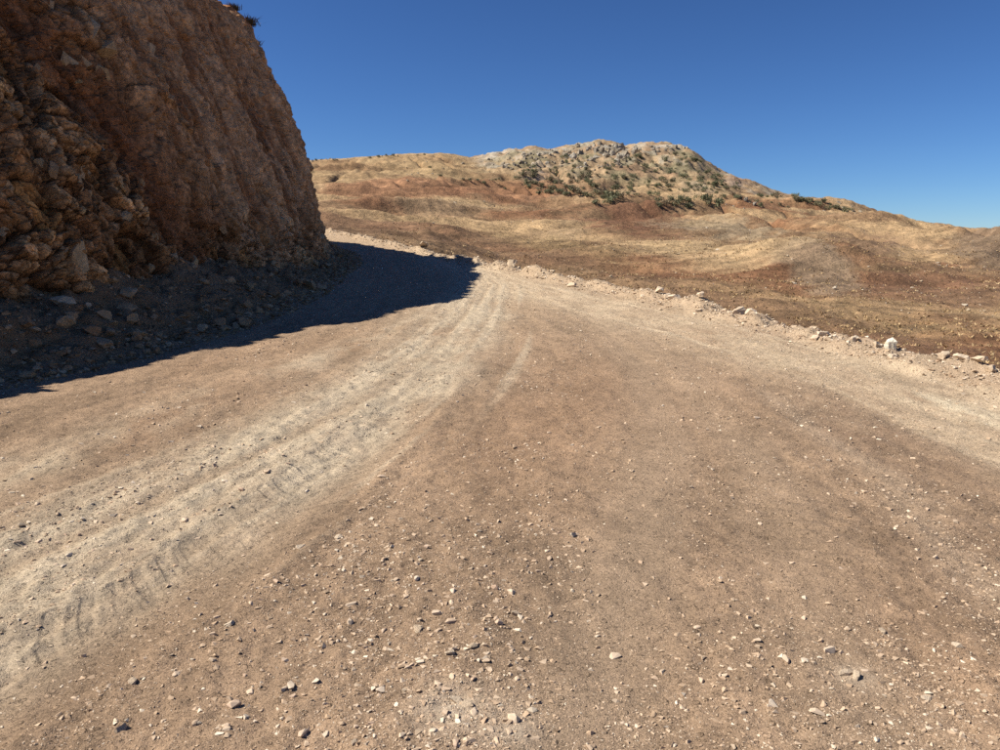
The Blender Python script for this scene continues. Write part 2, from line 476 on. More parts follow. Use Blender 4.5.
# ------------------------------------------------------------------ road
def build_road():
    NC = 450
    rows = np.concatenate([np.linspace(-7, 1.45, 30), np.exp(np.linspace(math.log(1.5), math.log(54), 800))])
    Y = np.repeat(rows[:, None], NC, 1)
    ext = np.where(rows < 1.5, (1.5 - rows) * 2.0, 0)
    xl = np.maximum(-(0.92 * np.maximum(rows, 0) + 1.4 + ext), foot_l(rows) - 4.2)
    xr = np.minimum(0.92 * np.maximum(rows, 0) + 1.4 + ext, edge_r(rows) + 4.5)
    X = xl[:, None] + (xr - xl)[:, None] * np.linspace(0, 1, NC)[None, :]
    x, y = X.ravel(), Y.ravel()
    z = ground_coarse(x, y)
    m = road_masks(x, y)
    dr = x - edge_r(y); dl = foot_l(y) - x
    inroad = sstep(0.2, -0.6, dr) * sstep(0.3, -0.5, dl)
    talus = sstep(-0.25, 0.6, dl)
    berm = np.exp(-((dr + 0.0) / 0.5) ** 2)
    w = (x - foot_l(y)) / (edge_r(y) - foot_l(y)) * 9.0       # across-road coordinate in metres
    streaks = fbm(w * 2.6, y * 0.16, 5.0, 4)
    rough = (1 - 0.65 * np.clip(m['smooth'], 0, 1)) * (1 - 0.7 * m['tread'] * sstep(5.5, 2.2, m['tread_s']))
    # relief
    z = z + 0.030 * fbm(x * 0.55, y * 0.4, 1.0, 3)
    z = z + inroad * 0.013 * streaks
    z = z + rough * (0.012 * fbm(x * 3.1, y * 3.1, 2.0, 3) + 0.012 * fbm(x * 11, y * 11, 6.0, 4, 0.6))
    z = z + 0.016 * m['pale'] * fbm(x * 9, y * 7, 3.0, 4, 0.6)
    # wheel ruts
    z = z - 0.030 * np.exp(-((m['tread_a'] - 0.02) / 0.27) ** 2) * sstep(8, 3, m['tread_s'])
    for off in (-0.36, 0.36):
        z = z + 0.016 * np.exp(-((m['tread_a'] - off) / 0.07) ** 2) * (0.6 + 0.7 * perlin(m['tread_s'] * 2.2, off * 9)) * sstep(7, 3, m['tread_s'])
    # chevron lug prints of a wheel loader in the rut
    a, s = m['tread_a'], m['tread_s']
    wear = np.clip(0.75 + 0.5 * perlin(s * 0.9, 4.0) + 0.6 * perlin(x * 3, y * 3, 9.0), 0.1, 1) * sstep(5.2, 2.0, s)
    track = np.stack([a, s, wear], 1)
    # faint tyre corrugation further right and in the middle
    a2, s2 = band(BAND_SMOOTH2, x, y)
    z = z + 0.010 * np.sin((s2 + 0.25 * np.abs(a2)) * 2 * math.pi / 0.13) * np.exp(-(a2 / 0.34) ** 2) * np.clip(0.5 + 1.2 * perlin(x * 1.2, y * 1.2, 12), 0, 1)
    a4, s4 = band([(420, 780), (470, 620), (520, 500), (560, 420), (560, 340)], x, y)
    z = z + 0.008 * np.sin((s4 - 0.3 * np.abs(a4)) * 2 * math.pi / 0.14) * np.exp(-(a4 / 0.3) ** 2) * np.clip(0.3 + 1.2 * perlin(x * 1.1, y * 1.1, 31), 0, 1)
    for off in (-0.28, 0.26):
        z = z - 0.005 * np.exp(-((a2 - off) / 0.035) ** 2) * np.clip(0.4 + 1.5 * perlin(s2 * 1.3, off * 5), 0, 1)
    a3, s3 = band(BAND_PALE, x, y)
    for off in (-0.05, 0.30):
        z = z - 0.016 * np.exp(-((a3 - off) / 0.025) ** 2) * sstep(0.35, 0.65, 0.5 + 0.5 * np.sin(s3 * 21)) * sstep(2.5, 4.5, s3)
    z = z + 0.013 * fbm(a3 * 4.5, s3 * 0.10, 61.0, 4, 0.6) * np.exp(-((a3 + 0.1) / 1.1) ** 4)
    # rubble relief on the foot of the cut and on the earth bank
    f1, f2, idv = worley(x * 3.2, y * 3.2, z * 3.2)
    z = z + talus * (0.10 * fbm(x * 2.2, y * 2.2, 4.0, 4) + 0.09 * idv * sstep(0.0, 0.2, f2 - f1))
    z = z + berm * (0.05 * fbm(x * 4, y * 4, 4.0, 4))
    # colour
    n = fbm(x * 0.9, y * 0.45, 14.0, 4)
    n2 = fbm(x * 3.0, y * 2.0, 15.0, 4)
    base = np.array([0.308, 0.213, 0.140])
    n6 = fbm(x * 7.0, y * 4.5, 51.0, 4, 0.6)
    col = base[None, :] * (1 + 0.22 * n + 0.18 * n2 + 0.16 * n6 + 0.12 * inroad * streaks)[:, None]
    redm = np.clip(0.2 + 0.9 * fbm(x * 0.5, y * 0.25, 21.0, 3), 0, 1) * 0.55
    def mix(c, m_):
        nonlocal col
        m_ = np.clip(m_, 0, 1)[:, None]
        col = col * (1 - m_) + np.asarray(c)[None, :] * (1 + 0.14 * n2[:, None]) * m_
    mix((0.315, 0.200, 0.124), redm)
    mix((0.360, 0.268, 0.186), 0.45 * m['smooth'])
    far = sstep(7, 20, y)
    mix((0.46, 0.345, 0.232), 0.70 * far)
    mix((0.50, 0.412, 0.298), 0.95 * m['pale'])
    mix((0.54, 0.44, 0.315), 0.8 * m['streak'])
    mix((0.53, 0.415, 0.285), 0.9 * m['right'])
    mix((0.225, 0.145, 0.096), 0.75 * m['damp'])
    mix((0.41, 0.31, 0.22), 0.45 * m['damp_edge'])
    # several fine parallel wheel lines sweeping into the bend on the cliff side, and along the outer side
    lines = fbm(a3 * 4.5, s3 * 0.10, 61.0, 4, 0.6) * np.exp(-((a3 + 0.1) / 1.1) ** 4)
    mix((0.53, 0.435, 0.315), 0.75 * sstep(0.10, 0.55, lines))
    mix((0.285, 0.197, 0.128), 0.35 * sstep(0.15, 0.6, -lines))
    a5, s5 = band(BAND_RIGHT, x, y)
    lines5 = fbm(a5 * 4.0, s5 * 0.10, 67.0, 4, 0.6) * np.exp(-(a5 / 1.1) ** 4)
    mix((0.56, 0.445, 0.31), 0.7 * sstep(0.10, 0.55, lines5))
    mix((0.66, 0.56, 0.40), 0.9 * m['white'])
    px = hit_ground([455, 520, 850], [712, 735, 672])
    for (qx, qy), rr in zip(px, (0.15, 0.10, 0.09)):
        dd = np.hypot(x - qx, (y - qy) * 1.1) / rr
        mix((0.47, 0.39, 0.30), 0.75 * np.exp(-dd ** 2) * np.clip(0.6 + 0.9 * n2, 0, 1))
    mix((0.47, 0.355, 0.245), 0.7 * berm)
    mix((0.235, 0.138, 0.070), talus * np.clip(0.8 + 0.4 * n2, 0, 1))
    mix((0.20, 0.125, 0.08), 0.8 * sstep(0.6, 1.6, dr))
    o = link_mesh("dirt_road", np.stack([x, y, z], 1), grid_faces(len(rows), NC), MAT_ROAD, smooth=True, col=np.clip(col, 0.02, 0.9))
    ta = o.data.attributes.new("track", 'FLOAT_VECTOR', 'POINT')
    ta.data.foreach_set("vector", np.clip(track, -50, 50).astype(np.float32).ravel())
    tag(o, "wide unpaved tan dirt road climbing and bending left past the cliff", None, None, "structure")
    return rows, xl, xr, z.reshape(len(rows), NC)


R_ROWS, R_XL, R_XR, R_Z = build_road()


def road_z(x, y):
    x, y = np.asarray(x, float), np.asarray(y, float)
    i = np.clip(np.searchsorted(R_ROWS, y) - 1, 0, len(R_ROWS) - 2)
    fy = np.clip((y - R_ROWS[i]) / (R_ROWS[i + 1] - R_ROWS[i]), 0, 1)
    NC = R_Z.shape[1]
    def samp(k):
        c = np.clip((x - R_XL[k]) / (R_XR[k] - R_XL[k]) * (NC - 1), 0, NC - 1.001)
        j = c.astype(int); f = c - j
        return R_Z[k, j] * (1 - f) + R_Z[k, j + 1] * f
    return samp(i) * (1 - fy) + samp(i + 1) * fy


# ------------------------------------------------------------------ hills
def px_table(rows):
    """[(u, v), ...] of the photograph to a table tan(elevation) over azimuth"""
    u = np.array([r[0] for r in rows], float); v = np.array([r[1] for r in rows], float)
    dx, dy, dz = ray(u, v)
    return np.arctan2(dx, dy), dz / np.hypot(dx, dy)


HILL_KNOTS = [
    # distance by u                                               line of sight (u, v)
    ([(-400, 120), (330, 100), (430, 88), (500, 72), (600, 52), (740, 38), (1000, 26), (1500, 18)],
     [(-400, 228), (330, 238), (430, 251), (500, 274), (600, 297), (740, 330), (1000, 402), (1500, 640)]),
    ([(-400, 150), (330, 125), (430, 115), (500, 105), (600, 90), (740, 80), (1000, 70), (1500, 60)],
     [(-400, 212), (330, 224), (430, 236), (500, 250), (600, 262), (740, 283), (1000, 318), (1500, 400)]),
    ([(-400, 200), (330, 180), (500, 165), (740, 150), (1000, 140), (1500, 130)],
     [(-400, 195), (330, 205), (430, 212), (500, 225), (600, 232), (740, 245), (1000, 270), (1500, 310)]),
    ([(-400, 290), (330, 280), (500, 270), (740, 260), (1000, 260), (1500, 260)],
     [(-400, 180), (330, 184), (450, 190), (540, 203), (620, 210), (700, 212), (800, 216), (860, 217), (890, 218), (915, 222), (960, 229), (1000, 234), (1200, 250), (1500, 262)]),
    ([(-400, 360), (1500, 330)],
     [(-400, 170), (330, 170), (440, 168), (500, 178), (560, 176), (640, 182), (700, 190), (740, 198), (800, 207), (850, 213), (870, 222), (900, 232), (1000, 244), (1500, 270)]),
    ([(-400, 440), (1500, 400)],
     [(-400, 165), (312, 161), (345, 158), (400, 154), (440, 153), (470, 157), (490, 157), (515, 151), (535, 149), (550, 152), (570, 147), (590, 144), (604, 143), (622, 149), (640, 147), (660, 145), (680, 147), (692, 152), (705, 163), (722, 173), (740, 182), (770, 193), (800, 199), (830, 204), (850, 208), (860, 214), (875, 228), (1000, 250), (1500, 275)]),
    ([(-400, 640), (1500, 600)], [(-400, 190), (500, 190), (700, 200), (860, 235), (1000, 258), (1500, 275)]),
    ([(-400, 1200), (1500, 1200)], [(-400, 240), (1000, 262), (1500, 268)]),
    ([(-400, 6000), (1500, 6000)], [(-400, 262), (1000, 262), (1500, 262)]),
]
def u_az(u):
    return np.arctan((np.asarray(u, float) - 500) / FPX / 1.02)

AZ = np.concatenate([np.linspace(u_az(-400), u_az(230), 60)[:-1], u_az(np.linspace(230, 1060, 620)), np.linspace(u_az(1060), u_az(1500), 110)[1:],
                     np.linspace(u_az(1500), math.radians(85), 40)[1:]])
RR = np.concatenate([np.exp(np.linspace(math.log(9), math.log(24), 25))[:-1], np.exp(np.linspace(math.log(24), math.log(470), 360))[:-1], np.exp(np.linspace(math.log(470), math.log(6000), 40))])


def build_hills():
    na, nr = len(AZ), len(RR)
    K = len(HILL_KNOTS)
    KR = np.zeros((K, na)); KZ = np.zeros((K, na))
    for k, (rk, vk) in enumerate(HILL_KNOTS):
        ua = u_az([q[0] for q in rk])
        KR[k] = np.interp(AZ, ua, [q[1] for q in rk])
        ta, te = px_table(vk)
        KZ[k] = CAM_H + KR[k] * np.interp(AZ, ta, te)
    # beneath and beside the road: well below its surface
    Z = np.zeros((nr, na))
    lr = np.log(RR)
    for j in range(na):
        z0 = -2.5
        kx = np.concatenate([[math.log(9)], np.log(KR[:, j])])
        kz = np.concatenate([[z0], KZ[:, j]])
        kz[0] = min(kz[0], KZ[0, j] + 0.5)
        Z[:, j] = np.interp(lr, kx, kz)
    # soften the joints between the slopes, keep the crest
    ker = np.hanning(25); ker /= ker.sum()
    pad = np.pad(Z, ((12, 12), (0, 0)), mode='edge')
    S = sum(ker[i] * pad[i:i + nr] for i in range(25))
    keep = np.exp(-((lr[:, None] - np.log(420)) / 0.12) ** 2) * 0.8
    Z = S * (1 - keep) + Z * keep
    R2 = np.repeat(RR[:, None], na, 1); A2 = np.repeat(AZ[None, :], nr, 0)
    X = R2 * np.sin(A2); Y = R2 * np.cos(A2)
    # pixel row and column of every vertex, used to lay the earth, grass and stone belts where they stand
    dyc = Y * math.cos(PITCH) - (Z - CAM_H) * math.sin(PITCH)
    U = 500 + FPX * X / np.maximum(dyc, 1)
    V = 375 - FPX * (Y * math.sin(PITCH) + (Z - CAM_H) * math.cos(PITCH)) / np.maximum(dyc, 1)
    mount = sstep(0, 26, np.interp(U, [300, 450, 540, 620, 700, 800, 870], [190, 178, 200, 208, 208, 211, 214]) - V) * sstep(230, 290, R2) * sstep(900, 500, R2) * sstep(880, 860, U)
    mount_r = mount * sstep(460, 500, U)
    # rolling folds: spurs that run down to the right
    ca, sa = math.cos(0.5), math.sin(0.5)
    p = X * ca + Y * sa; q = -X * sa + Y * ca
    wx = 14 * perlin(X * 0.013, Y * 0.013, 2.0); wy = 14 * perlin(X * 0.013, Y * 0.013, 7.0)
    body = sstep(22, 70, R2) * sstep(2000, 450, R2)
    crest_keep = 1 - 0.75 * np.exp(-((R2 - 420) / 45) ** 2) * (1 - 0.3 * mount_r)
    crest_keep = crest_keep * (1 - 0.8 * np.exp(-((R2 - 262) / 45) ** 2) * sstep(830, 900, U))
    fold = ridged((p + wx) * 0.011, (q + wy) * 0.024, 1.5, 3)
    Z0 = Z.copy()
    amp = np.interp(R2, [22, 45, 90, 200, 300, 450], [0.0, 0.85, 2.0, 3.6, 3.8, 2.4])
    Z += body * crest_keep * amp * (fold - 0.35) * (1 - 0.5 * mount_r)
    Z += body * crest_keep * 0.42 * amp * fbm((p + wx) * 0.03, (q + wy) * 0.07, 3.0, 4)
    Z += sstep(22, 40, R2) * 0.26 * fbm(X * 0.3, Y * 0.3, 6.0, 4) * sstep(1500, 300, R2)
    Z += body * crest_keep * 0.16 * amp * ridged((p + wx) * 0.05, (q + wy) * 0.11, 31.0, 3)
    # gullies (short eroded channels down the slope)
    gul = np.abs(perlin((p + wx) * 0.05, (q + wy) * 0.017, 9.0))
    Z -= body * crest_keep * 0.75 * amp * np.exp(-(gul / 0.06) ** 2) * sstep(-0.2, 0.3, perlin(X * 0.01, Y * 0.01, 4.4))
    # mountain ribs
    Z += mount_r * (3.4 * (ridged(X * 0.035, Y * 0.03, 0.5, 4) - 0.3) * crest_keep + 1.6 * crest_keep * fbm(X * 0.12, Y * 0.12, 1.0, 3))
    f1, f2, idv = worley(X * 0.11, Y * 0.11, Z * 0.05)
    rocky = mount_r * sstep(0.05, 0.5, fbm(X * 0.03, Y * 0.03, 8.0, 3) + 0.6 * sstep(22, 6, V - np.interp(U, [480, 600, 690, 760, 860], [157, 143, 152, 190, 213])))
    Z += rocky * 3.0 * (idv - 0.4) * sstep(0.02, 0.2, f2 - f1) * (0.35 + 0.65 * crest_keep)
    # two mounds on the lower right slope
    def mound(u, v, r, ru, h):
        nonlocal Z
        az = float(np.arctan((u - 500) / FPX / 1.02)); cx, cy = r * math.sin(az), r * math.cos(az)
        tx, ty = math.cos(az), -math.sin(az)
        dl = (X - cx) * tx + (Y - cy) * ty; dd = -(X - cx) * ty + (Y - cy) * tx
        g = np.exp(-(dl / ru) ** 2 - (dd / (ru * 1.1)) ** 2)
        Z += h * g
        return g
    g1 = mound(815, 300, 78, 7.5, 2.6)
    g2 = mound(870, 262, 150, 15, 4.2)
    g3 = mound(985, 268, 140, 12, 3.0)
    g4 = mound(640, 225, 190, 20, 4.0)
    slope_r = np.gradient(Z, axis=0) / np.gradient(R2, axis=0)
    # colours
    n1 = fbm((p + wx) * 0.018, (q + wy) * 0.05, 5.0, 4)
    n2 = fbm(X * 0.06, Y * 0.06, 9.0, 5)
    n3 = fbm(X * 0.02, Y * 0.02, 19.0, 4)
    n4 = fbm((p + 0.5 * wx) * 0.14, (q + 0.5 * wy) * 0.75, 29.0, 4)
    brown = np.array([0.250, 0.156, 0.086]); gold = np.array([0.405, 0.278, 0.150]); red = np.array([0.205, 0.100, 0.052])
    grey = np.array([0.235, 0.180, 0.115]); pale = np.array([0.315, 0.230, 0.135])
    col = np.repeat(brown[None, None, :], nr, 0).repeat(na, 1)
    def mix(c, m_):
        nonlocal col
        m_ = np.clip(m_, 0, 1)[..., None]
        col = col * (1 - m_) + np.asarray(c) * m_
    mix(gold, 0.85 * sstep(-0.35, 0.30, n1 + 0.5 * n2 + 0.25 * n4))
    mix(grey, 0.3 * sstep(0.15, 0.5, n2 - 0.3 * n1))
    mix(red, 0.80 * sstep(0.15, 0.6, -n1 * 0.6 + n3 * 0.8 + 0.2 * n4))
    mix(red * 0.9, 0.7 * np.exp(-(gul / 0.12) ** 2) * sstep(-0.2, 0.3, perlin(X * 0.01, Y * 0.01, 4.4)))
    def blob(u, v, su, sv, c, k, tilt=0.0):
        du = U - u; dv = (V - v) - tilt * du
        e = np.exp(-(du / su) ** 2 - (dv / sv) ** 2)
        mix(c, k * sstep(0.15, 0.6, e + 0.45 * n2 + 0.35 * n4) * sstep(0.03, 0.25, e) * (R2 > 24))
    # dark red ploughed belt under the mountain
    up = np.interp(U, [300, 330, 400, 470, 540, 610, 650], [192, 192, 188, 193, 202, 204, 210])
    lowb = np.interp(U, [300, 330, 400, 470, 540, 620, 660], [206, 212, 218, 218, 214, 210, 212])
    beltm = sstep(-1.5, 1.5, V - up + 2.0 * n2) * sstep(3, -3, V - lowb + 5 * n2) * sstep(670, 600, U) * (R2 > 90)
    mix((0.235, 0.120, 0.065), 0.85 * beltm)
    mix((0.285, 0.200, 0.105), 0.75 * sstep(2, -2, V - up + 2.0 * n2) * sstep(560, 470, U) * (R2 > 120) * (0.75 + 0.4 * n2))
    blob(640, 240, 45, 16, (0.150, 0.075, 0.043), 0.9, 0.12)
    blob(930, 213, 55, 5, (0.140, 0.082, 0.050), 0.8, 0.12)
    blob(850, 275, 45, 16, (0.150, 0.092, 0.058), 0.8, 0.05)
    blob(900, 238, 60, 9, (0.400, 0.280, 0.150), 0.7, 0.05)
    blob(815, 298, 40, 9, (0.255, 0.205, 0.140), 0.55, 0.25)
    blob(985, 275, 30, 12, (0.165, 0.120, 0.082), 0.7, 0.1)
    blob(705, 275, 75, 10, (0.390, 0.278, 0.155), 0.6, 0.12)
    blob(880, 330, 90, 12, (0.27, 0.18, 0.095), 0.5, 0.12)
    blob(940, 310, 60, 14, (0.160, 0.090, 0.054), 0.7, 0.1)
    blob(560, 262, 70, 8, (0.235, 0.165, 0.085), 0.6, 0.15)
    blob(720, 248, 60, 8, (0.235, 0.19, 0.125), 0.6, 0.1)
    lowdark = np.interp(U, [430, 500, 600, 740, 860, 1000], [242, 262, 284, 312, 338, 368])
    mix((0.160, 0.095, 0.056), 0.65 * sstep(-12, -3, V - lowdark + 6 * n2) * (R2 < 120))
    # mountain: thin soil and rock
    mix((0.310, 0.225, 0.138), 0.75 * mount_r)
    mix((0.265, 0.165, 0.100), 0.4 * mount_r * sstep(0.0, 0.5, n3 + 0.4 * n2))
    mix((0.36, 0.32, 0.26), 0.9 * rocky * sstep(-0.2, 0.3, idv - 0.5 + n2))
    mix((0.150, 0.138, 0.082), 0.75 * mount_r * sstep(-0.1, 0.35, n2 + 0.4 * n1) * (1 - 0.5 * rocky))
    mix((0.26, 0.135, 0.08), 0.6 * mount_r * np.exp(-((U - 740) / 25) ** 2 - ((V - 185) / 6) ** 2))
    col = col * (1 + 0.44 * n4 + 0.18 * n2)[..., None]
    x, y, z = X.ravel(), Y.ravel(), Z.ravel()
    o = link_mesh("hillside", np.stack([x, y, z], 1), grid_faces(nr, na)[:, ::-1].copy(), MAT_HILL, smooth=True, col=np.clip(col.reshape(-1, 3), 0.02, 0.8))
    tag(o, "dry brown and golden slopes rising from the road to a rocky mountain", None, None, "structure")
    return X, Y, Z


H_X, H_Y, H_Z = build_hills()


def hill_at(az, r):
    ja = np.clip(np.interp(az, AZ, np.arange(len(AZ))), 0, len(AZ) - 1.001); ir = np.clip(np.interp(r, RR, np.arange(len(RR))), 0, len(RR) - 1.001)
    j = int(ja); i = int(ir); fa, fr = ja - j, ir - i
    return float((H_Z[i, j] * (1 - fa) + H_Z[i, j + 1] * fa) * (1 - fr) + (H_Z[i + 1, j] * (1 - fa) + H_Z[i + 1, j + 1] * fa) * fr)


def hit_hill(u, v, rmin=24.0):
    """first terrain point on the sight line of a photograph pixel"""
    dx, dy, dz = ray(u, v)
    az = math.atan2(dx, dy); te = dz / math.hypot(dx, dy)
    j = int(round(float(np.interp(az, AZ, np.arange(len(AZ))))))
    tt = (H_Z[:, j] - CAM_H) / RR
    ok = np.where((tt >= te) & (RR >= rmin))[0]
    if len(ok) == 0 or RR[ok[0]] > 600:
        return None
    r = RR[ok[0]]
    return Vector((r * math.sin(az), r * math.cos(az), hill_at(az, r)))


def land_sheet():
    a = np.linspace(0, 2 * math.pi, 49)[:-1]
    rr = [0.0, 60, 400, 2000, 9000]
    v = [(0, 0, -26.0)]; f = []
    for r in rr[1:]:
        for t in a:
            v.append((r * math.cos(t), r * math.sin(t), -26.0 - 0.004 * r))
    n = len(a)
    for i in range(n):
        f.append((0, 1 + i, 1 + (i + 1) % n, 1 + (i + 1) % n))
    f4 = []
    for k in range(len(rr) - 2):
        for i in range(n):
            b = 1 + k * n
            f4.append((b + i, b + n + i, b + n + (i + 1) % n, b + (i + 1) % n))
    me = bpy.data.meshes.new("valley_ground")
    me.from_pydata(v, [], [q[:3] for q in f] + f4)
    o = bpy.data.objects.new("valley_ground", me); C.objects.link(o)
    me.materials.append(material("far_valley_soil", [(0.02, 5, 0.8, 1.2)], use_attr=False, base=(0.22, 0.15, 0.085)))
    tag(o, kind="structure")


land_sheet()

# ------------------------------------------------------------------ the road cut: cliff
BASE = [(-8, -8.0), (0, -7.2), (6, -6.4), (10, -5.75), (15, -5.45), (20, -5.65), (25, -6.05), (28, -6.4), (30.5, -7.2), (33, -9.0), (35.5, -12), (39, -18), (44, -28), (50, -42)]
CREST = [  # y of base, crest x, crest y, crest z
    (-8, -11.2, -8, 3.9), (0, -10.6, 0.6, 4.3), (6, -9.8, 7.2, 5.6), (10, -9.55, 11.2, 7.4), (15, -9.6, 16.0, 9.7), (20, -9.5, 20.8, 10.0),
    (25, -9.0, 25.0, 9.5), (27.6, -8.75, 28.0, 9.15), (30.5, -9.3, 31.2, 7.6), (33, -11.3, 33.6, 8.2), (35.5, -14.2, 36, 9.2), (39, -20.5, 39, 10.6), (44, -31, 43.5, 10), (50, -46, 49, 10)]



def build_cliff():
    yb = np.concatenate([np.linspace(-8, 5, 40)[:-1], np.exp(np.linspace(math.log(5), math.log(30), 520)), np.linspace(30, 36, 90)[1:], np.linspace(36, 50, 50)[1:]])
    bx = curve1d(BASE)(yb)
    cx = curve1d([(c[0], c[1]) for c in CREST])(yb)
    cy = curve1d([(c[0], c[2]) for c in CREST])(yb)
    cz = curve1d([(c[0], c[3]) for c in CREST])(yb)
    bz = grade(yb) + 0.1
    # small notches of the crest line (they also shape the edge of the shadow)
    cz = cz + 0.30 * fbm(yb * 0.5, 3.0, 0, 3) + 0.16 * fbm(yb * 1.7, 8.0, 0, 2)
    NT = 300
    t = np.linspace(0, 1, NT)
    T = np.repeat(t[None, :], len(yb), 0)
    prof = T ** 1.06                       # steeper lower part
    lean = prof - 0.10 * np.sin(math.pi * T)
    X = bx[:, None] + (cx - bx)[:, None] * lean
    Y = yb[:, None] + (cy - yb)[:, None] * T
    Z = bz[:, None] + (cz - bz)[:, None] * T
    # outward normal (horizontal part from the run of the base line)
    tx = np.gradient(0.5 * (bx + cx)); ty = np.gradient(0.5 * (yb + cy)); l = np.hypot(tx, ty)
    nx, ny = ty / l, -tx / l
    NX = np.repeat(nx[:, None], NT, 1) * 0.92; NY = np.repeat(ny[:, None], NT, 1) * 0.92; NZ = np.full_like(NX, 0.35)
    s = np.concatenate([[0], np.cumsum(np.hypot(np.diff(bx), np.diff(yb)))])[:, None] * np.ones((1, NT))
    hgt = Z - bz[:, None]
    # the left and lower part is broken blocky limestone, the right part scraped earth
    right = sstep(-2.0, 3.5, (Y - 14.0) + (hgt - 3.5) * 0.85 + 2.2 * perlin(s * 0.25, hgt * 0.25, 2.0))
    seam_d = (Y - 12.2) + (hgt - 5.0) * 0.75 + 1.1 * perlin(s * 0.4, hgt * 0.35, 5.0)
    seam = np.exp(-(seam_d / 1.15) ** 2)
    seam2 = np.exp(-(((Y - 22.5) + (hgt - 5) * 0.55 + 0.8 * perlin(s * 0.5, hgt * 0.3, 8.0)) / 0.9) ** 2) * 0.7
    topfade = sstep(1.0, 0.93, T)
    block = np.clip(1 - right - 0.6 * seam + 0.7 * sstep(1.9, 0.6, hgt + 0.8 * perlin(s * 0.7, 5.0)), 0, 1)
    D = 0.36 * fbm(s * 0.22, hgt * 0.16, 0.0, 2) + 0.10 * fbm(s * 0.8, hgt * 0.5, 4.0, 3)
    D = D - 0.38 * seam - 0.22 * seam2
    wq = 0.35 * perlin(s * 0.9, hgt * 0.9, 3.0); wr = 0.35 * perlin(s * 0.9, hgt * 0.9, 13.0)
    idcol = np.zeros_like(X); crack = np.zeros_like(X)
    for (sc, asp, amp, cw) in ((0.8, 0.75, 0.27, 0.035), (1.7, 0.8, 0.19, 0.045), (3.8, 0.85, 0.10, 0.06), (8.5, 0.9, 0.04, 0.08)):
        f1, f2, idv, tilt = worley((s + wq + 0.25 * hgt) * sc, (hgt + wr) * sc * asp, np.full_like(s, 3.7 * sc), True)
        e = f2 - f1
        mk = (0.50 + 0.50 * block) if sc > 1 else (0.18 + 0.82 * block)
        D = D + mk * amp * (1.15 * (idv - 0.5) + 1.5 * tilt - 0.55 * np.exp(-(e / cw) ** 2) * (0.3 + 0.7 * block))
        idcol += (idv - 0.5) * (0.6 if sc < 3 else 0.30)
        if sc == 1.7:
            cream = sstep(0.72, 0.8, idv); ochre = sstep(0.10, 0.05, idv)
        crack = np.maximum(crack, np.exp(-(e / cw) ** 2) * (1.0 if sc < 5 else 0.6))
    strn = fbm(s * 1.5 + hgt * 0.30, hgt * 0.13, 11.0, 4)
    D = D + right * (0.11 * strn + 0.05 * ridged(s * 3.0 + hgt * 0.7, hgt * 0.22, 15.0, 3) + 0.055 * ridged(s * 8.0 + hgt * 1.6, hgt * 0.5, 25.0, 3))
    D = D + (0.05 * fbm(s * 3.0, hgt * 3.0, 21.0, 4) + 0.05 * seam * ridged(s * 2.5, hgt * 2.0, 4.0, 3))
    # gully on the far corner
    D = D - 0.55 * np.exp(-(((Y - 27.0) + (hgt - 3) * 0.10) / 0.35) ** 2) * sstep(0.2, 1.2, hgt) * sstep(6.5, 4.0, hgt)
    D = D * topfade + (1 - topfade) * 0.25 * D
    D = D + 0.14 * (1 - topfade) * fbm(s * 2.2, T * 2, 6.0, 3)
    X2, Y2, Z2 = X + D * NX, Y + D * NY, Z + D * NZ
    # colours
    n1 = fbm(s * 0.5, hgt * 0.45, 31.0, 4); n2 = fbm(s * 2.0, hgt * 1.6, 33.0, 4)
    col = np.array([0.185, 0.120, 0.078]) * np.ones((*X.shape, 1))
    def mix(c, m_):
        nonlocal col
        m_ = np.clip(m_, 0, 1)[..., None]
        col = col * (1 - m_) + np.asarray(c) * m_
    mix((0.250, 0.180, 0.115), 0.85 * block * (0.75 + 0.5 * n1))
    mix((0.300, 0.195, 0.085), 0.65 * block * np.exp(-((Y - 9.5) / 1.4) ** 2 - ((hgt - 4.3) / 1.0) ** 2))
    mix((0.360, 0.272, 0.205), 0.95 * right * (0.75 + 0.6 * strn + 0.35 * ridged(s * 3.0 + hgt * 0.7, hgt * 0.22, 15.0, 3)))
    mix((0.170, 0.095, 0.058), 0.75 * right * sstep(0.1, 0.5, -strn + 0.4 * n1))
    mix((0.40, 0.305, 0.205), 0.8 * cream * (0.35 + 0.65 * block) * (0.8 + 0.5 * n2))
    mix((0.33, 0.205, 0.085), 0.6 * ochre * (0.2 + 0.8 * block))
    mix((0.150, 0.072, 0.040), 0.80 * seam)
    mix((0.160, 0.085, 0.050), 0.7 * seam2)
    mix((0.150, 0.082, 0.050), 0.6 * sstep(0.15, 0.5, n1) * (1 - 0.5 * right))
    mix((0.070, 0.040, 0.025), 0.9 * crack * (0.35 + 0.65 * block))
    mix((0.170, 0.088, 0.050), 0.8 * sstep(0.955, 0.985, T + 0.02 * n2))
    col = col * (1 + 0.42 * idcol * (0.35 + 0.65 * block) + 0.22 * n2)[..., None]
    # hilltop behind the crest
    back = [0.25, 0.8, 2, 4, 8, 14, 24, 40]
    bxs, bys, bzs, cols = [X2], [Y2], [Z2], [col]
    for d in back:
        zz = Z2[:, -1:] + 0.02 + 0.10 * d + 0.15 * fbm(X2[:, -1:] * 0.6 + d, Y2[:, -1:] * 0.6, 2.0, 3) * min(d, 1)
        bxs.append(X2[:, -1:] - nx[:, None] * d); bys.append(Y2[:, -1:] - ny[:, None] * d); bzs.append(zz)
        cols.append(np.ones((len(yb), 1, 1)) * np.array([0.24, 0.16, 0.085]) * (1 + 0.2 * fbm(yb[:, None, None], d, 2.0, 3)))
    X3, Y3, Z3 = np.concatenate(bxs, 1), np.concatenate(bys, 1), np.concatenate(bzs, 1)
    c3 = np.concatenate(cols, 1)
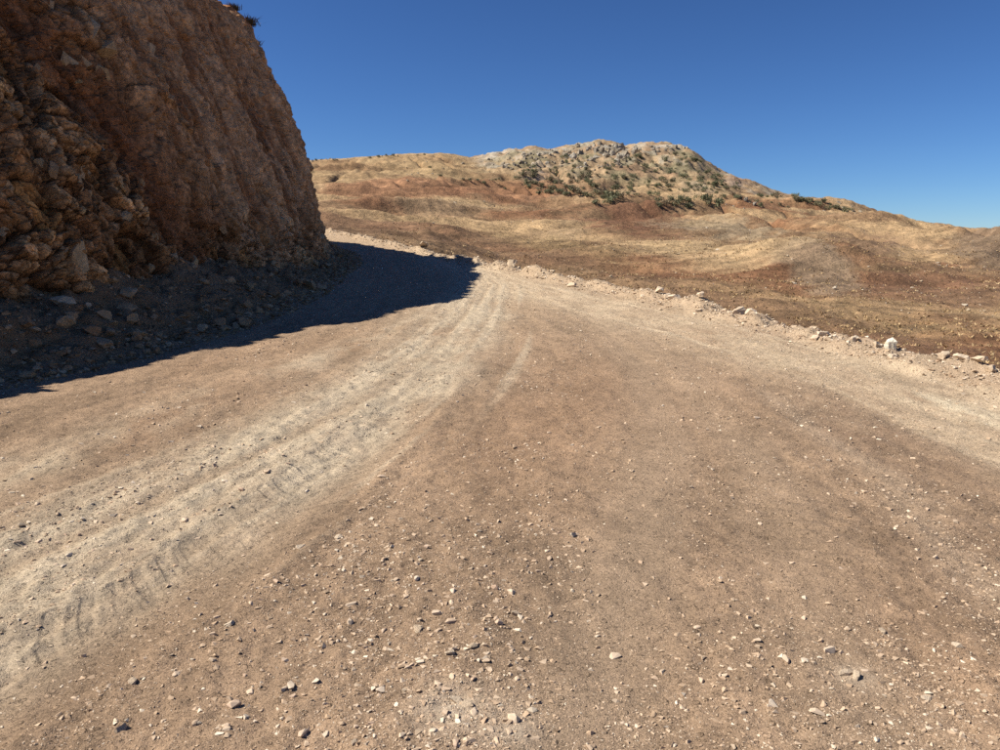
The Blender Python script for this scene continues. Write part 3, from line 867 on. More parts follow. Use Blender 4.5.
    al = np.concatenate([np.clip(0.40 + 0.55 * block * (0.7 + 0.6 * n2), 0.05, 1), np.zeros((len(yb), len(back)))], 1)
    c3 = np.concatenate([np.clip(c3 * np.array([1.90, 1.48, 1.04]), 0.015, 0.8), al[..., None]], 2)
    nr, nc = X3.shape
    o = link_mesh("cliff", np.stack([X3.ravel(), Y3.ravel(), Z3.ravel()], 1), grid_faces(nr, nc)[:, ::-1].copy(), MAT_CLIFF, smooth=False, col=c3.reshape(-1, 4))
    tag(o, "tall shaded road cut of broken brown limestone and red earth", None, None, "structure")
    return o, yb, X2, Y2, Z2, block, np.stack([NX, NY, NZ], -1), hgt


CLIFF, CL_Y, CL_X2, CL_Y2, CL_Z2, CL_BLOCK, CL_N, CL_H = build_cliff()

# ------------------------------------------------------------------ stones
def hull_mesh(name, npts, squash=(1, 1, 1), seed=0, mat=None, boxy=0.0):
    r = np.random.default_rng(seed)
    p = r.normal(size=(npts, 3)); p /= np.linalg.norm(p, axis=1)[:, None]
    if boxy:
        p = np.sign(p) * np.abs(p) ** (1 - boxy)
    p *= r.uniform(0.82, 1.0, (npts, 1)); p *= np.array(squash)
    bm = bmesh.new()
    vs_ = [bm.verts.new(q) for q in p]
    bmesh.ops.convex_hull(bm, input=vs_)
    loose = [v for v in bm.verts if not v.link_faces]
    bmesh.ops.delete(bm, geom=loose, context='VERTS')
    bmesh.ops.triangulate(bm, faces=bm.faces)
    bmesh.ops.recalc_face_normals(bm, faces=bm.faces)
    me = bpy.data.meshes.new(name); bm.to_mesh(me); bm.free()
    if mat: me.materials.append(mat)
    return me


def rough_rock(name, seed, squash, mat, amp=0.10, cuts=2):
    """angular boulder: hull, subdivided, chipped with noise"""
    base = hull_mesh("tmp", 14, squash, seed, None, 0.08)
    bm = bmesh.new(); bm.from_mesh(base); bpy.data.meshes.remove(base)
    bmesh.ops.subdivide_edges(bm, edges=bm.edges[:], cuts=cuts, use_grid_fill=True)
    co = np.array([v.co[:] for v in bm.verts])
    d = amp * (fbm(co[:, 0] * 1.6 + seed, co[:, 1] * 1.6, co[:, 2] * 1.6, 3) + 0.35 * perlin(co[:, 0] * 5, co[:, 1] * 5, co[:, 2] * 5 + seed))
    ln = np.linalg.norm(co, axis=1)
    for v, c, k, dd in zip(bm.verts, co, ln, d):
        v.co = Vector(c * (1 + dd / max(k, 0.2)))
    bmesh.ops.triangulate(bm, faces=bm.faces)
    me = bpy.data.meshes.new(name); bm.to_mesh(me); bm.free()
    me.materials.append(mat)
    return me


def rot_mats(n, r):
    q = r.normal(size=(n, 4)); q /= np.linalg.norm(q, axis=1)[:, None]
    w, x, y, z = q.T
    return np.stack([np.stack([1 - 2 * (y * y + z * z), 2 * (x * y - z * w), 2 * (x * z + y * w)], -1),
                     np.stack([2 * (x * y + z * w), 1 - 2 * (x * x + z * z), 2 * (y * z - x * w)], -1),
                     np.stack([2 * (x * z - y * w), 2 * (y * z + x * w), 1 - 2 * (x * x + y * y)], -1)], -2)


def scatter_mesh(name, pos, size, cols, mat, seed=3, flat=0.62):
    """one mesh of many small angular stones"""
    r = np.random.default_rng(seed)
    protos = []
    for k in range(7):
        me = hull_mesh("tmp", 8, (1, 0.85, 0.7), 900 + k + seed)
        v = np.array([q.co[:] for q in me.vertices]); f = np.array([p.vertices[:] for p in me.polygons])
        protos.append((v, f)); bpy.data.meshes.remove(me)
    pid = r.integers(0, 7, len(pos))
    V, F, CC = [], [], []
    off = 0
    for k, (v, f) in enumerate(protos):
        idx = np.where(pid == k)[0]
        n = len(idx)
        if not n: continue
        M = rot_mats(n, r)
        vv = np.einsum('nij,vj->nvi', M, v) * size[idx][:, None, None]
        vv[..., 2] *= flat
        vv += pos[idx][:, None, :]
        V.append(vv.reshape(-1, 3))
        F.append((f[None] + (np.arange(n) * len(v))[:, None, None]).reshape(-1, 3) + off)
        CC.append(np.repeat(cols[idx], len(v), 0))
        off += n * len(v)
    return link_mesh(name, np.concatenate(V), np.concatenate(F), mat, smooth=False, col=np.concatenate(CC))


def tone(n, r, pal, sd=0.13):
    pal = np.array(pal)
    c = pal[r.integers(0, len(pal), n)]
    return np.clip(c * (1 + sd * r.normal(size=(n, 1))), 0.03, 0.85)


# gravel on the road: sampled evenly over what the eye sees, kept where the photograph is stony
def build_gravel():
    r = np.random.default_rng(21)
    n = 355000
    y = np.exp(r.uniform(math.log(1.7), math.log(26), n))
    x = r.uniform(-0.95, 0.95, n) * y + r.normal(size=n) * 0.5
    ok = (x > foot_l(y) - 0.1) & (x < edge_r(y) + 0.1)
    x, y = x[ok], y[ok]
    m = road_masks(x, y)
    cl = fbm(x * 1.1, y * 0.7, 41.0, 4)
    wx = (x - foot_l(y)) / (edge_r(y) - foot_l(y)) * 9.0
    st = fbm(wx * 2.2, y * 0.15, 45.0, 3)
    leftc = np.exp(-((x + 0.35 - 0.02 * y) / 0.9) ** 2) * sstep(6, 2.5, y)
    dens = 0.17 + 0.50 * np.clip(cl, -0.5, 1) + 0.40 * st + 0.50 * leftc + 0.45 * m['pale'] * np.clip(0.6 + cl, 0, 1) + 0.5 * m['damp_edge'] + 0.22 * m['right']
    dens = dens - 0.16 * m['smooth'] - 0.32 * m['tread'] - 0.12 * m['damp'] + 0.18 * sstep(1.2, 3.2, x) * sstep(5.5, 3, y)
    keep = r.random(len(x)) < np.clip(dens, 0.07, 1) * 1.0
    x, y, cl = x[keep], y[keep], cl[keep]
    n = len(x)
    size = 0.0030 * (1 - r.random(n)) ** (-0.46)
    size = np.clip(np.maximum(size * (0.75 + 0.09 * y), 0.0009 * y), 0.0026, 0.018 + 0.0012 * y)
    z = road_z(x, y) + size * 0.02
    pal = [(0.40, 0.29, 0.20), (0.45, 0.34, 0.24), (0.36, 0.26, 0.175), (0.50, 0.39, 0.285), (0.43, 0.32, 0.225), (0.62, 0.52, 0.40), (0.47, 0.36, 0.26), (0.41, 0.30, 0.205)]
    o = scatter_mesh("gravel", np.stack([x, y, z], 1), size, tone(n, r, pal), MAT_GRAVEL)
    tag(o, "loose tan gravel strewn over the whole dirt road", "gravel", None, "stuff")
    print("gravel stones", n, len(o.data.polygons))


build_gravel()

PEB = [hull_mesh("pebble", 14, (1, 0.8, 0.62), 100 + i, MAT_STONE, 0.15) for i in range(8)]
PEB_W = [hull_mesh("white_pebble", 14, (1, 0.8, 0.65), 130 + i, MAT_WHITE, 0.15) for i in range(5)]


LANDMARKS = [(60, 650, "the tread prints"), (190, 590, "the far tread prints"), (455, 705, "the whitish patch"), (512, 600, "the densest gravel"), (573, 537, "the lone pale pebble"),
             (785, 659, "the small dark hollow"), (850, 675, "the white stone pair"), (702, 678, "the stone with the thin shadow"), (352, 577, "the bright pebble in reddish gravel"), (121, 733, "the white corner stone"),
             (930, 470, "the dark reddish streak"), (950, 404, "the white scrape by the outer edge"), (926, 697, "the bright pebble near the lower corner"), (60, 470, "the pale streak by the shadow"),
             (150, 515, "the near end of the pale gravel strip"), (300, 435, "the middle of the pale gravel strip"), (420, 365, "the far end of the pale gravel strip"), (650, 450, "the smooth wheel path"), (560, 400, "the reddish middle of the road"),
             (250, 700, "the brown gravel before the tread prints"), (620, 620, "the bare smooth middle"), (970, 600, "the stony lower right margin")]


def near_label(u, v, size, tone_):
    du, dv, nm = min(((u - a, v - b, n) for a, b, n in LANDMARKS), key=lambda q: q[0] ** 2 + (q[1] * 1.6) ** 2)
    if abs(du) < 12 and abs(dv) < 9: rel = "right at"
    elif abs(dv) * 1.6 > abs(du): rel = "just beyond" if dv < 0 else "just in front of"
    else: rel = "cliff-side of" if du < 0 else "valley-side of"
    sz = "tiny" if size < 0.0145 else ("small" if size < 0.021 else "larger")
    return f"{sz} {tone_} road stone {rel} {nm}"


def place(me, name, loc, size, sq=(1, 1, 1), rot=None, sink=0.25):
    o = bpy.data.objects.new(name, me)
    C.objects.link(o)
    o.location = loc
    o.scale = (size * sq[0], size * sq[1], size * sq[2])
    o.rotation_euler = rot if rot else (random.uniform(-0.35, 0.35), random.uniform(-0.35, 0.35), random.uniform(0, 6.28))
    return o


def build_pebbles():
    r = np.random.default_rng(33)
    # stones that the photograph lets one point to
    named = [
        (573, 537, 0.026, 'w', "pale rounded pebble alone at the top of the stony strip mid road"),
        (512, 594, 0.032, 't', "brownish flat stone just above two smaller stones in the foreground gravel"),
        (514, 614, 0.026, 'w', "pale cube-like stone below the flat brownish stone in the foreground gravel"),
        (472, 651, 0.026, 'w', "round whitish pebble in the foreground gravel with a small dark shadow"),
        (450, 658, 0.028, 'w', "slanted whitish stone beside the round whitish pebble in the foreground"),
        (455, 702, 0.034, 'W', "chalky white lump on the whitish patch at the bottom of the road"),
        (468, 708, 0.026, 'W', "smaller chalky white lump touching the chalky lump on the whitish patch"),
        (513, 720, 0.034, 't', "grey-tan stone just beyond the whitish patch at the bottom edge"),
        (785, 659, 0.024, 't', "tan pebble at the rim of a small dark hollow in the smooth road"),
        (830, 651, 0.034, 't', "flat elongated tan stone pressed into the smooth road beyond the hollow"),
        (845, 673, 0.028, 'W', "white crumbled stone in the smooth road, the farther of a white pair"),
        (856, 676, 0.026, 'W', "white crumbled stone in the smooth road, the nearer of a white pair"),
        (702, 678, 0.020, 't', "small stone with a thin dark shadow on the smooth road"),
        (352, 577, 0.024, 'w', "bright pebble among reddish gravel beyond the tread prints"),
        (121, 733, 0.028, 'W', "white stone at the bottom corner of the road below the tread prints"),
        (133, 684, 0.022, 'w', "whitish pebble between the tread prints and the bottom corner"),
        (926, 697, 0.020, 'w', "bright pebble with a dark shadow near the lower road corner"),
        (882, 632, 0.022, 'w', "oval whitish pebble lying alone beyond the white stone pair"),
    ]
    pts = hit_ground([q[0] for q in named], [q[1] for q in named])
    for (u, v, s, k, lab), (x, y) in zip(named, pts):
        me = PEB[r.integers(8)] if k == 't' else PEB_W[r.integers(5)]
        z = float(road_z(x, y))
        o = place(me, "road_stone", (x, y, z + s * 0.1), s, (1, r.uniform(.8, 1), r.uniform(.75, 1)))
        tag(o, lab, "stone", "stones lying on the road")
    cnt = 0
    while cnt < 250:
        if r.random() < 0.45:
            u, v = r.normal(430, 110), r.normal(640, 65)
        elif r.random() < 0.5:
            u, v = r.uniform(0, 1000), r.uniform(400, 748)
        else:
            t = r.random(); u, v = 20 + 400 * t + r.normal() * 45, 570 - 180 * t + r.normal() * 18
        if not (2 < u < 998 and 360 < v < 748): continue
        (x, y), = hit_ground([u], [v])
        m = road_masks(np.array([x]), np.array([y]))
        if m['tread'][0] > 0.5 or (m['smooth'][0] > 0.6 and r.random() < 0.7): continue
        if x < foot_l(y) or x > edge_r(y) - 0.3: continue
        s = float(np.clip(0.012 * (1 - r.random()) ** -0.38, 0.012, 0.030)) * (1 + 0.05 * max(y - 3, 0))
        white = r.random() < 0.14
        me = PEB_W[r.integers(5)] if white else PEB[r.integers(8)]
        o = place(me, "road_stone", (x, y, float(road_z(x, y)) + s * 0.02), s, (1, r.uniform(.75, 1), r.uniform(.6, 1)))
        tag(o, near_label(u, v, s / (1 + 0.05 * max(y - 3, 0)), 'whitish' if white else 'tan'), "stone", "stones lying on the road")
        cnt += 1


build_pebbles()

# rocks along the outer edge of the road
def build_edge_rocks():
    r = np.random.default_rng(44)
    tan = [rough_rock("roadside_rock", 200 + i, (1, 0.8, 0.7), MAT_WHITE, 0.12) for i in range(8)]
    chalk = rough_rock("chalk_boulder", 260, (0.9, 0.8, 1.0), MAT_CHALK, 0.16, 3)
    named = [
        (889, 359, 0.125, 'c', (0.85, 0.8, 1.05), "chalk white upright boulder, the brightest rock on the road's outer edge"),
        (875, 358, 0.085, 't', (1.1, 0.8, 0.85), "rounded tan rock touching the chalk white boulder"),
        (943, 368, 0.105, 't', (1, 0.9, 0.9), "tan boulder on the earth bank between the chalk boulder and frame edge"),
        (960, 372, 0.085, 't', (1.2, 0.8, 0.6), "low tan rock just past the tan boulder on the earth bank"),
        (977, 374, 0.09, 't', (1.2, 0.9, 0.7), "wide low tan rock on the earth bank near the frame edge"),
        (990, 377, 0.08, 't', (1, 0.9, 0.8), "tan rock on the earth bank at the frame edge"),
        (824, 335, 0.11, 't', (1.3, 0.9, 0.7), "pale flat rock topping the rubble heap before the chalk boulder"),
        (812, 334, 0.09, 't', (1.1, 0.9, 0.7), "pale rock at the far end of the rubble heap before the chalk boulder"),
        (833, 341, 0.08, 't', (1, 0.9, 0.8), "pale rock on the side of the rubble heap before the chalk boulder"),
        (853, 347, 0.07, 't', (1.3, 0.8, 0.6), "small pale slab lying alone between the rubble heap and the chalk boulder"),
        (738, 317, 0.16, 't', (1.2, 0.9, 0.75), "large pale rock in the pair halfway along the road's outer edge"),
        (750, 319, 0.13, 't', (1, 0.9, 0.75), "second pale rock of the pair halfway along the outer edge"),
        (730, 315, 0.10, 't', (1.1, 0.9, 0.7), "pale rock leaning on the far side of the halfway pair"),
        (700, 309, 0.13, 't', (1, 0.9, 0.8), "pale rock standing by itself beyond the halfway pair of rocks"),
        (674, 300, 0.15, 't', (1, 0.9, 0.85), "pale rock, nearest of three bright ones in a row on the outer edge"),
        (667, 298, 0.14, 't', (1, 0.9, 0.7), "pale rock, middle one of three bright ones in a row"),
        (659, 297, 0.16, 't', (1.1, 0.9, 0.85), "pale rock, farthest of three bright ones in a row"),
        (512, 269, 0.24, 't', (1.0, 0.8, 1.1), "pale rock at the tip of the cliff's shadow"),
        (424, 246, 0.30, 't', (1.5, 1, 0.7), "pale flat rock on the bank where the road bends away"),
    ]
    for (u, v, s, k, sq, lab) in named:
        (x, y), = hit_ground([u], [v + 4])
        # slide along the sight line onto the bank
        xb = float(edge_r(y))
        f = np.linspace(0.85, 1.3, 200)
        dx = x * f - edge_r(y * f)
        i = int(np.argmin(np.abs(dx + 0.02)))
        x, y = x * f[i], y * f[i]
        z = float(road_z(x, y))
        o = place(chalk if k == 'c' else tan[r.integers(8)], "roadside_rock", (x, y, z + s * 0.35), s, sq, rot=(r.uniform(-.2, .2), r.uniform(-.2, .2), r.uniform(0, 6.28)))
        tag(o, lab, "rock", "rocks along the outer edge of the road")
    y = 6.2
    while y < 46:
        y += r.exponential(0.21) * (1 + y * 0.035)
        x = float(edge_r(y)) + r.normal(-0.05, 0.26)
        if perlin(y * 0.9, 2.0) < r.uniform(-0.6, 0.3): continue
        s = float(np.clip(0.030 * (1 - r.random()) ** -0.45, 0.03, 0.11)) * (1 + 0.018 * y)
        o = place(tan[r.integers(8)], "edge_stone", (x, y, float(road_z(x, y)) + s * 0.3), s, (r.uniform(.9, 1.3), r.uniform(.8, 1), r.uniform(.6, .9)))
        sz = "tiny" if s < 0.045 else ("small" if s < 0.075 else "bigger")
        where = "before the chalk boulder" if y < 8.8 else "past the chalk boulder" if y < 10.5 else "by the rubble heap" if y < 12 else "by the halfway pair" if y < 14.5 else "by the three bright rocks" if y < 17.5 else "below the shadow tip" if y < 24 else "by the shadow tip" if y < 28 else "where the road bends away"
        where0 = "near the chalk boulder" if y < 11 else ("halfway up the road" if y < 20 else "where the road bends away")
        tag(o, f"{sz} pale stone on the outer earth bank {where}", "stone", "small stones on the outer bank")
    # crumbled earth and gravel of the bank
    n = 9000
    yy = np.exp(r.uniform(math.log(5.5), math.log(48), n))
    xx = edge_r(yy) + r.normal(size=n) * 0.28 - 0.06
    ss = np.clip(0.008 * (1 - r.random(n)) ** -0.5, 0.006, 0.035) * (0.8 + 0.05 * yy)
    pos = np.stack([xx, yy, road_z(xx, yy) + ss * 0.2], 1)
    o = scatter_mesh("bank_rubble", pos, ss, tone(n, r, [(0.42, 0.31, 0.21), (0.50, 0.40, 0.29), (0.34, 0.24, 0.16), (0.58, 0.48, 0.37)]), MAT_GRAVEL, 5)
    tag(o, "crumbled pale rubble along the outer earth bank of the road", "rubble", None, "stuff")


build_edge_rocks()

# fallen rocks at the foot of the cliff
def build_talus():
    r = np.random.default_rng(55)
    protos = [rough_rock("fallen_rock", 300 + i, (1, 0.85, 0.7), MAT_ROCK, 0.14) for i in range(10)]
    named = [(67, 327, 0.20, "pale squared rock on the rubble at the foot of the cliff"),
             (26, 326, 0.17, "large dim rock beside the pale squared rock, near the frame edge"),
             (92, 334, 0.17, "broad rock leaning on the rubble just past the pale squared rock"),
             (67, 371, 0.09, "palest small rock low on the rubble close to the sunlit road"),
             (47, 376, 0.06, "small pale rock beside the palest rock close to the sunlit road"),
             (36, 346, 0.11, "light rock below the large dim rock on the rubble"),
             (141, 338, 0.15, "rounded light rock in the middle of the rubble foot"),
             (155, 353, 0.11, "light rock at the lower rim of the rubble"),
             (110, 335, 0.13, "light block between the broad rock and the rounded rock"),
             (62, 356, 0.10, "brownish rock in the middle of the rubble near the frame edge"),
             (273, 296, 0.24, "flat light rock high on the rubble under the scraped earth face"),
             (310, 289, 0.30, "long slab lying at the foot of the cliff's far corner")]
    for (u, v, s, lab) in named:
        s *= 0.8
        dx, dy, dz = ray(u, v)
        ts = np.linspace(4, 40, 3000)
        d = CAM_H + dz * ts - road_z(dx * ts, dy * ts)
        i = int(np.argmax(d < 0))
        x, y = dx * ts[i], dy * ts[i]
        o = place(protos[r.integers(10)], "fallen_rock", (x, y, float(road_z(x, y)) + s * 0.3), s, (1.1, 1, .9))
        tag(o, lab, "rock", "fallen rocks at the foot of the cliff")
    cnt = 0
    while cnt < 230:
        y = float(np.exp(r.uniform(math.log(6.0), math.log(34))))
        dl = r.uniform(0.05, 2.1) if r.random() < 0.6 else abs(r.normal(0.0, 0.6)) + 0.05
        if dl > 2.2: continue
        x = float(foot_l(y)) - dl
        s = float(np.clip(0.045 * (1 - r.random()) ** -0.5, 0.045, 0.15)) * (1 + 0.012 * y)
        o = place(protos[r.integers(10)], "rubble_stone", (x, y, float(road_z(x, y)) + s * 0.25), s, (r.uniform(.9, 1.2), 1, r.uniform(.65, 1)))
        spots = [(6.5, "at the frame edge"), (8.0, "below the pale squared rock"), (9.5, "past the broad leaning rock"), (11.5, "under the red earth seam"), (14, "under the scraped earth"),
                 (17.5, "halfway along the cliff"), (21.5, "near the flat light rock"), (26, "near the long slab"), (31, "round the far corner")]
        where = min(spots, key=lambda q: abs(q[0] - y))[1]
        row = "lowest row by the road" if dl < 0.45 else ("middle of the heap" if dl < 1.2 else "top of the heap against the face")
        sz = "small" if s < 0.075 else ("medium" if s < 0.13 else "large")
        tag(o, f"{sz} dim stone {where}, {row}", "stone", "rubble stones under the cliff")
        cnt += 1
    n = 16000
    yy = np.exp(r.uniform(math.log(4.5), math.log(44), n))
    dl = np.where(r.random(n) < 0.6, r.uniform(-0.1, 2.3, n), np.abs(r.normal(size=n)) * 0.6 - 0.15)
    xx = foot_l(yy) - dl
    ss = np.clip(0.013 * (1 - r.random(n)) ** -0.5, 0.009, 0.07) * (0.8 + 0.03 * yy)
    pos = np.stack([xx, yy, road_z(xx, yy) + ss * 0.05], 1)
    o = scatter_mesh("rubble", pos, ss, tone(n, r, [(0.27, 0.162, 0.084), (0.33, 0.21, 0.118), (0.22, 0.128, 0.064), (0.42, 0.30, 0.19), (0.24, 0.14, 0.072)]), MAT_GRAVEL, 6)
    tag(o, "small broken stones and soil heaped under the cliff", "rubble", None, "stuff")


build_talus()


# blocks standing out of the cliff face
def build_face_blocks():
    r = np.random.default_rng(66)
    protos = []
    for i in range(10):
        me = hull_mesh("block", 15, (1, 0.85, 0.75), 400 + i, MAT_FACE, 0.3)
        protos.append(me)
    ny, nt = CL_X2.shape
    cnt = 0; tries = 0
    while cnt < 300 and tries < 40000:
        tries += 1
        i = r.integers(40, 560); j = r.integers(4, 285)
        if r.random() > CL_BLOCK[i, j] * (1.0 if CL_H[i, j] < 5 else 0.6) + 0.16: continue
        p = np.array([CL_X2[i, j], CL_Y2[i, j], CL_Z2[i, j]])
        s = float(np.clip(0.075 * (1 - r.random()) ** -0.55, 0.075, 0.24)) * (0.8 + 0.03 * p[1])
        nrm = CL_N[i, j] / np.linalg.norm(CL_N[i, j])
        p = p - nrm * s * 0.55
        o = place(protos[r.integers(10)], "block", p, s, (r.uniform(.9, 1.25), r.uniform(.8, 1.1), r.uniform(.7, 1.1)), rot=tuple(r.uniform(0, 6.28, 3)))
        o.parent = CLIFF
        cnt += 1


build_face_blocks()


# dry plants on the crest of the cliff
def tuft_mesh(name, nblade, h, spread, seed, mat, wd=0.012):
    r = np.random.default_rng(seed)
    V, F = [], []
    for k in range(nblade):
        a = r.uniform(0, 6.28); b = r.normal(0, 0.3) * spread; c = r.normal(0, 0.3) * spread
        hh = h * r.uniform(0.5, 1.0); le = spread * r.uniform(0.2, 1.0)
        tx, ty = math.cos(a) * le, math.sin(a) * le
        px, py = -math.sin(a) * wd, math.cos(a) * wd
        i = len(V)
        V += [(b - px, c - py, -0.03), (b + px, c + py, -0.03), (b + tx * .4 + px * .7, c + ty * .4 + py * .7, hh * .6), (b + tx * .4 - px * .7, c + ty * .4 - py * .7, hh * .6), (b + tx, c + ty, hh)]
        F += [(i, i + 1, i + 2), (i, i + 2, i + 3), (i + 3, i + 2, i + 4)]
    me = bpy.data.meshes.new(name); me.from_pydata(V, [], F); me.materials.append(mat)
    return me


def build_crest_plants():
    ny, nt = CL_X2.shape
    spots = [(247, 22, 0.62, 'clump', "dark dry shrub overhanging the cliff crest at the top of the view"),
             (262, 42, 0.50, 'twig', "thin bare twig sticking up from the cliff crest against the sky"),
             (258, 42, 0.40, 'clump', "small dark shrub on the cliff crest at the foot of the bare twig"),
             (272, 66, 0.42, 'clump', "dark shrub on the cliff crest between twig and far corner"),
             (278, 80, 0.36, 'clump', "lowest dark shrub on the cliff crest before its far corner"),
             (236, 6, 0.40, 'clump', "dark shrub on the cliff crest at the frame's upper edge"),
             (284, 92, 0.28, 'clump', "tiny dry tuft at the cliff's upper far corner")]
    dyc = CL_Y2[:, -1] * math.cos(PITCH) - (CL_Z2[:, -1] - CAM_H) * math.sin(PITCH)
    uu = 500 + FPX * CL_X2[:, -1] / dyc
    vv = 375 - FPX * (CL_Y2[:, -1] * math.sin(PITCH) + (CL_Z2[:, -1] - CAM_H) * math.cos(PITCH)) / dyc
    for k, (u, v, h, kind, lab) in enumerate(spots):
        cost = (uu - u) ** 2 + (vv - v) ** 2 + np.where((CL_Y2[:, -1] < 15) | (CL_Y2[:, -1] > 30.5), 1e9, 0)
        i = int(np.argmin(cost))
        p = Vector((CL_X2[i, -1] - 0.02, CL_Y2[i, -1], CL_Z2[i, -1] - 0.06))
        if kind == 'twig':
            me = tuft_mesh("dry_twig", 4, h, 0.25, 500 + k, MAT_TWIG, 0.012)
        else:
            me = tuft_mesh("dry_shrub", 170, h * 0.45, h * 0.7, 500 + k, MAT_TWIG, 0.014)
        o = bpy.data.objects.new(me.name, me); C.objects.link(o); o.location = p
        tag(o, lab, "shrub" if kind != 'twig' else "twig", "dry plants on the cliff crest")


build_crest_plants()

# ------------------------------------------------------------------ mountain: crags and bushes
def inside(poly, x, y):
    c = False; n = len(poly); j = n - 1
    for i in range(n):
        xi, yi = poly[i]; xj, yj = poly[j]
        if (yi > y) != (yj > y) and x < (xj - xi) * (y - yi) / (yj - yi) + xi:
            c = not c
        j = i
    return c


def build_crags():
    r = np.random.default_rng(77)
    protos = [rough_rock("rock_outcrop", 600 + i, (1, 0.8, 0.9), MAT_CRAG, 0.22) for i in range(8)]
    areas = [  # (u, v, su, sv, n, size range in metres, label)
        (605, 150, 12, 5, 30, (1.6, 4.0), "tall grey crag at the very summit of the mountain"),
        (575, 155, 16, 6, 26, (1.2, 3.0), "grey crag just beside the summit crags of the mountain"),
        (600, 152, 7, 2.5, 12, (3.4, 6.0), "upright slab of the summit crag wall"),
        (621, 155, 7, 3, 10, (3.0, 5.4), "upright dark slab beside the notch"),
        (572, 155, 9, 2.5, 8, (2.6, 4.4), "upright slab on the near side of the summit"),
        (512, 163, 10, 3, 8, (2.2, 3.8), "upright slab at the stony shoulder"),
        (590, 166, 18, 4, 20, (1.0, 2.4), "grey rock in the band below the summit crags"),
        (635, 153, 9, 4, 10, (1.4, 3.2), "dark-streaked grey crag in the notch between the two tops"),
        (668, 149, 14, 2.5, 26, (1.0, 2.2), "grey rock along the flat second top of the mountain"),
        (520, 160, 18, 6, 40, (1.0, 2.6), "grey rock in the stony band on the mountain's lower shoulder"),
        (500, 168, 12, 4, 12, (0.8, 1.8), "grey rock at the golden edge of the stony shoulder"),
        (420, 172, 14, 5, 12, (0.5, 1.1), "small grey rock on the golden slope beside the mountain"),
        (330, 160, 12, 1.5, 10, (0.6, 1.4), "dark rock on the grassy ridge next to the cliff"),
        (390, 157, 14, 1.5, 8, (0.5, 1.2), "dark rock on the middle of the grassy ridge"),
        (845, 210, 10, 2, 12, (0.7, 1.6), "pale rock at the lower end of the mountain's long ridge"),
        (745, 206, 8, 1.5, 8, (0.6, 1.3), "pale rock at the foot of the mountain's bushy flank"),
    ]
    for (u0, v0, su, sv, n, (a, b), lab) in areas:
        k = 0; tries = 0
        while k < n and tries < 400:
            tries += 1
            p = hit_hill(r.normal(u0, su), max(r.normal(v0, sv), float(np.interp(u0, [480, 600, 690, 860], [158, 147, 149, 210])) if u0 > 480 else 0), 120)
            if p is None: continue
            s = r.uniform(a, b) * (0.78 if 'summit of' in lab or 'flat second' in lab or 'notch' in lab else 0.66)
            o = place(protos[r.integers(8)], "rock_outcrop", p - Vector((0, 0, s * (0.5 if 'upright' in lab else 0.3))), s, (r.uniform(.5, 0.9), r.uniform(.7, 1.1), r.uniform(1.2, 1.6)) if 'upright' in lab else (r.uniform(.7, 1.3), r.uniform(.7, 1.1), r.uniform(.8, 1.5)))
            vert = "upper" if o.location.z > hill_at(u_az(u0), 420) else "lower"
            tag(o, f"{'big' if s > 0.75 * b else 'small'} {lab}", "rock", "rocks and crags of the mountain" if u0 > 480 else "rocks on the grassy ridge")
            k += 1


build_crags()


def bush_mesh(seed, n=340):
    r = np.random.default_rng(seed)
    lob = r.normal(0, 0.36, (6, 3)) * np.array([1, 1, 0.4]) + np.array([0, 0, 0.45])
    V, F = [], []
    for k in range(n):
        c = lob[r.integers(6)] + r.normal(0, 0.20, 3) * np.array([1, 1, 0.9])
        c[2] = max(c[2], 0.02)
        d1 = r.normal(size=3); d1 /= np.linalg.norm(d1); d2 = np.cross(d1, r.normal(size=3)); d2 /= np.linalg.norm(d2)
        sz = r.uniform(0.05, 0.12)
        i = len(V)
        V += [c + d1 * sz, c + d2 * sz * 0.8, c - d1 * sz, c - d2 * sz * 0.8]
        F.append((i, i + 1, i + 2, i + 3))
    me = bpy.data.meshes.new("bush")
    me.from_pydata([tuple(q) for q in V], [], F)
    me.materials.append(MAT_LEAF)
    return me


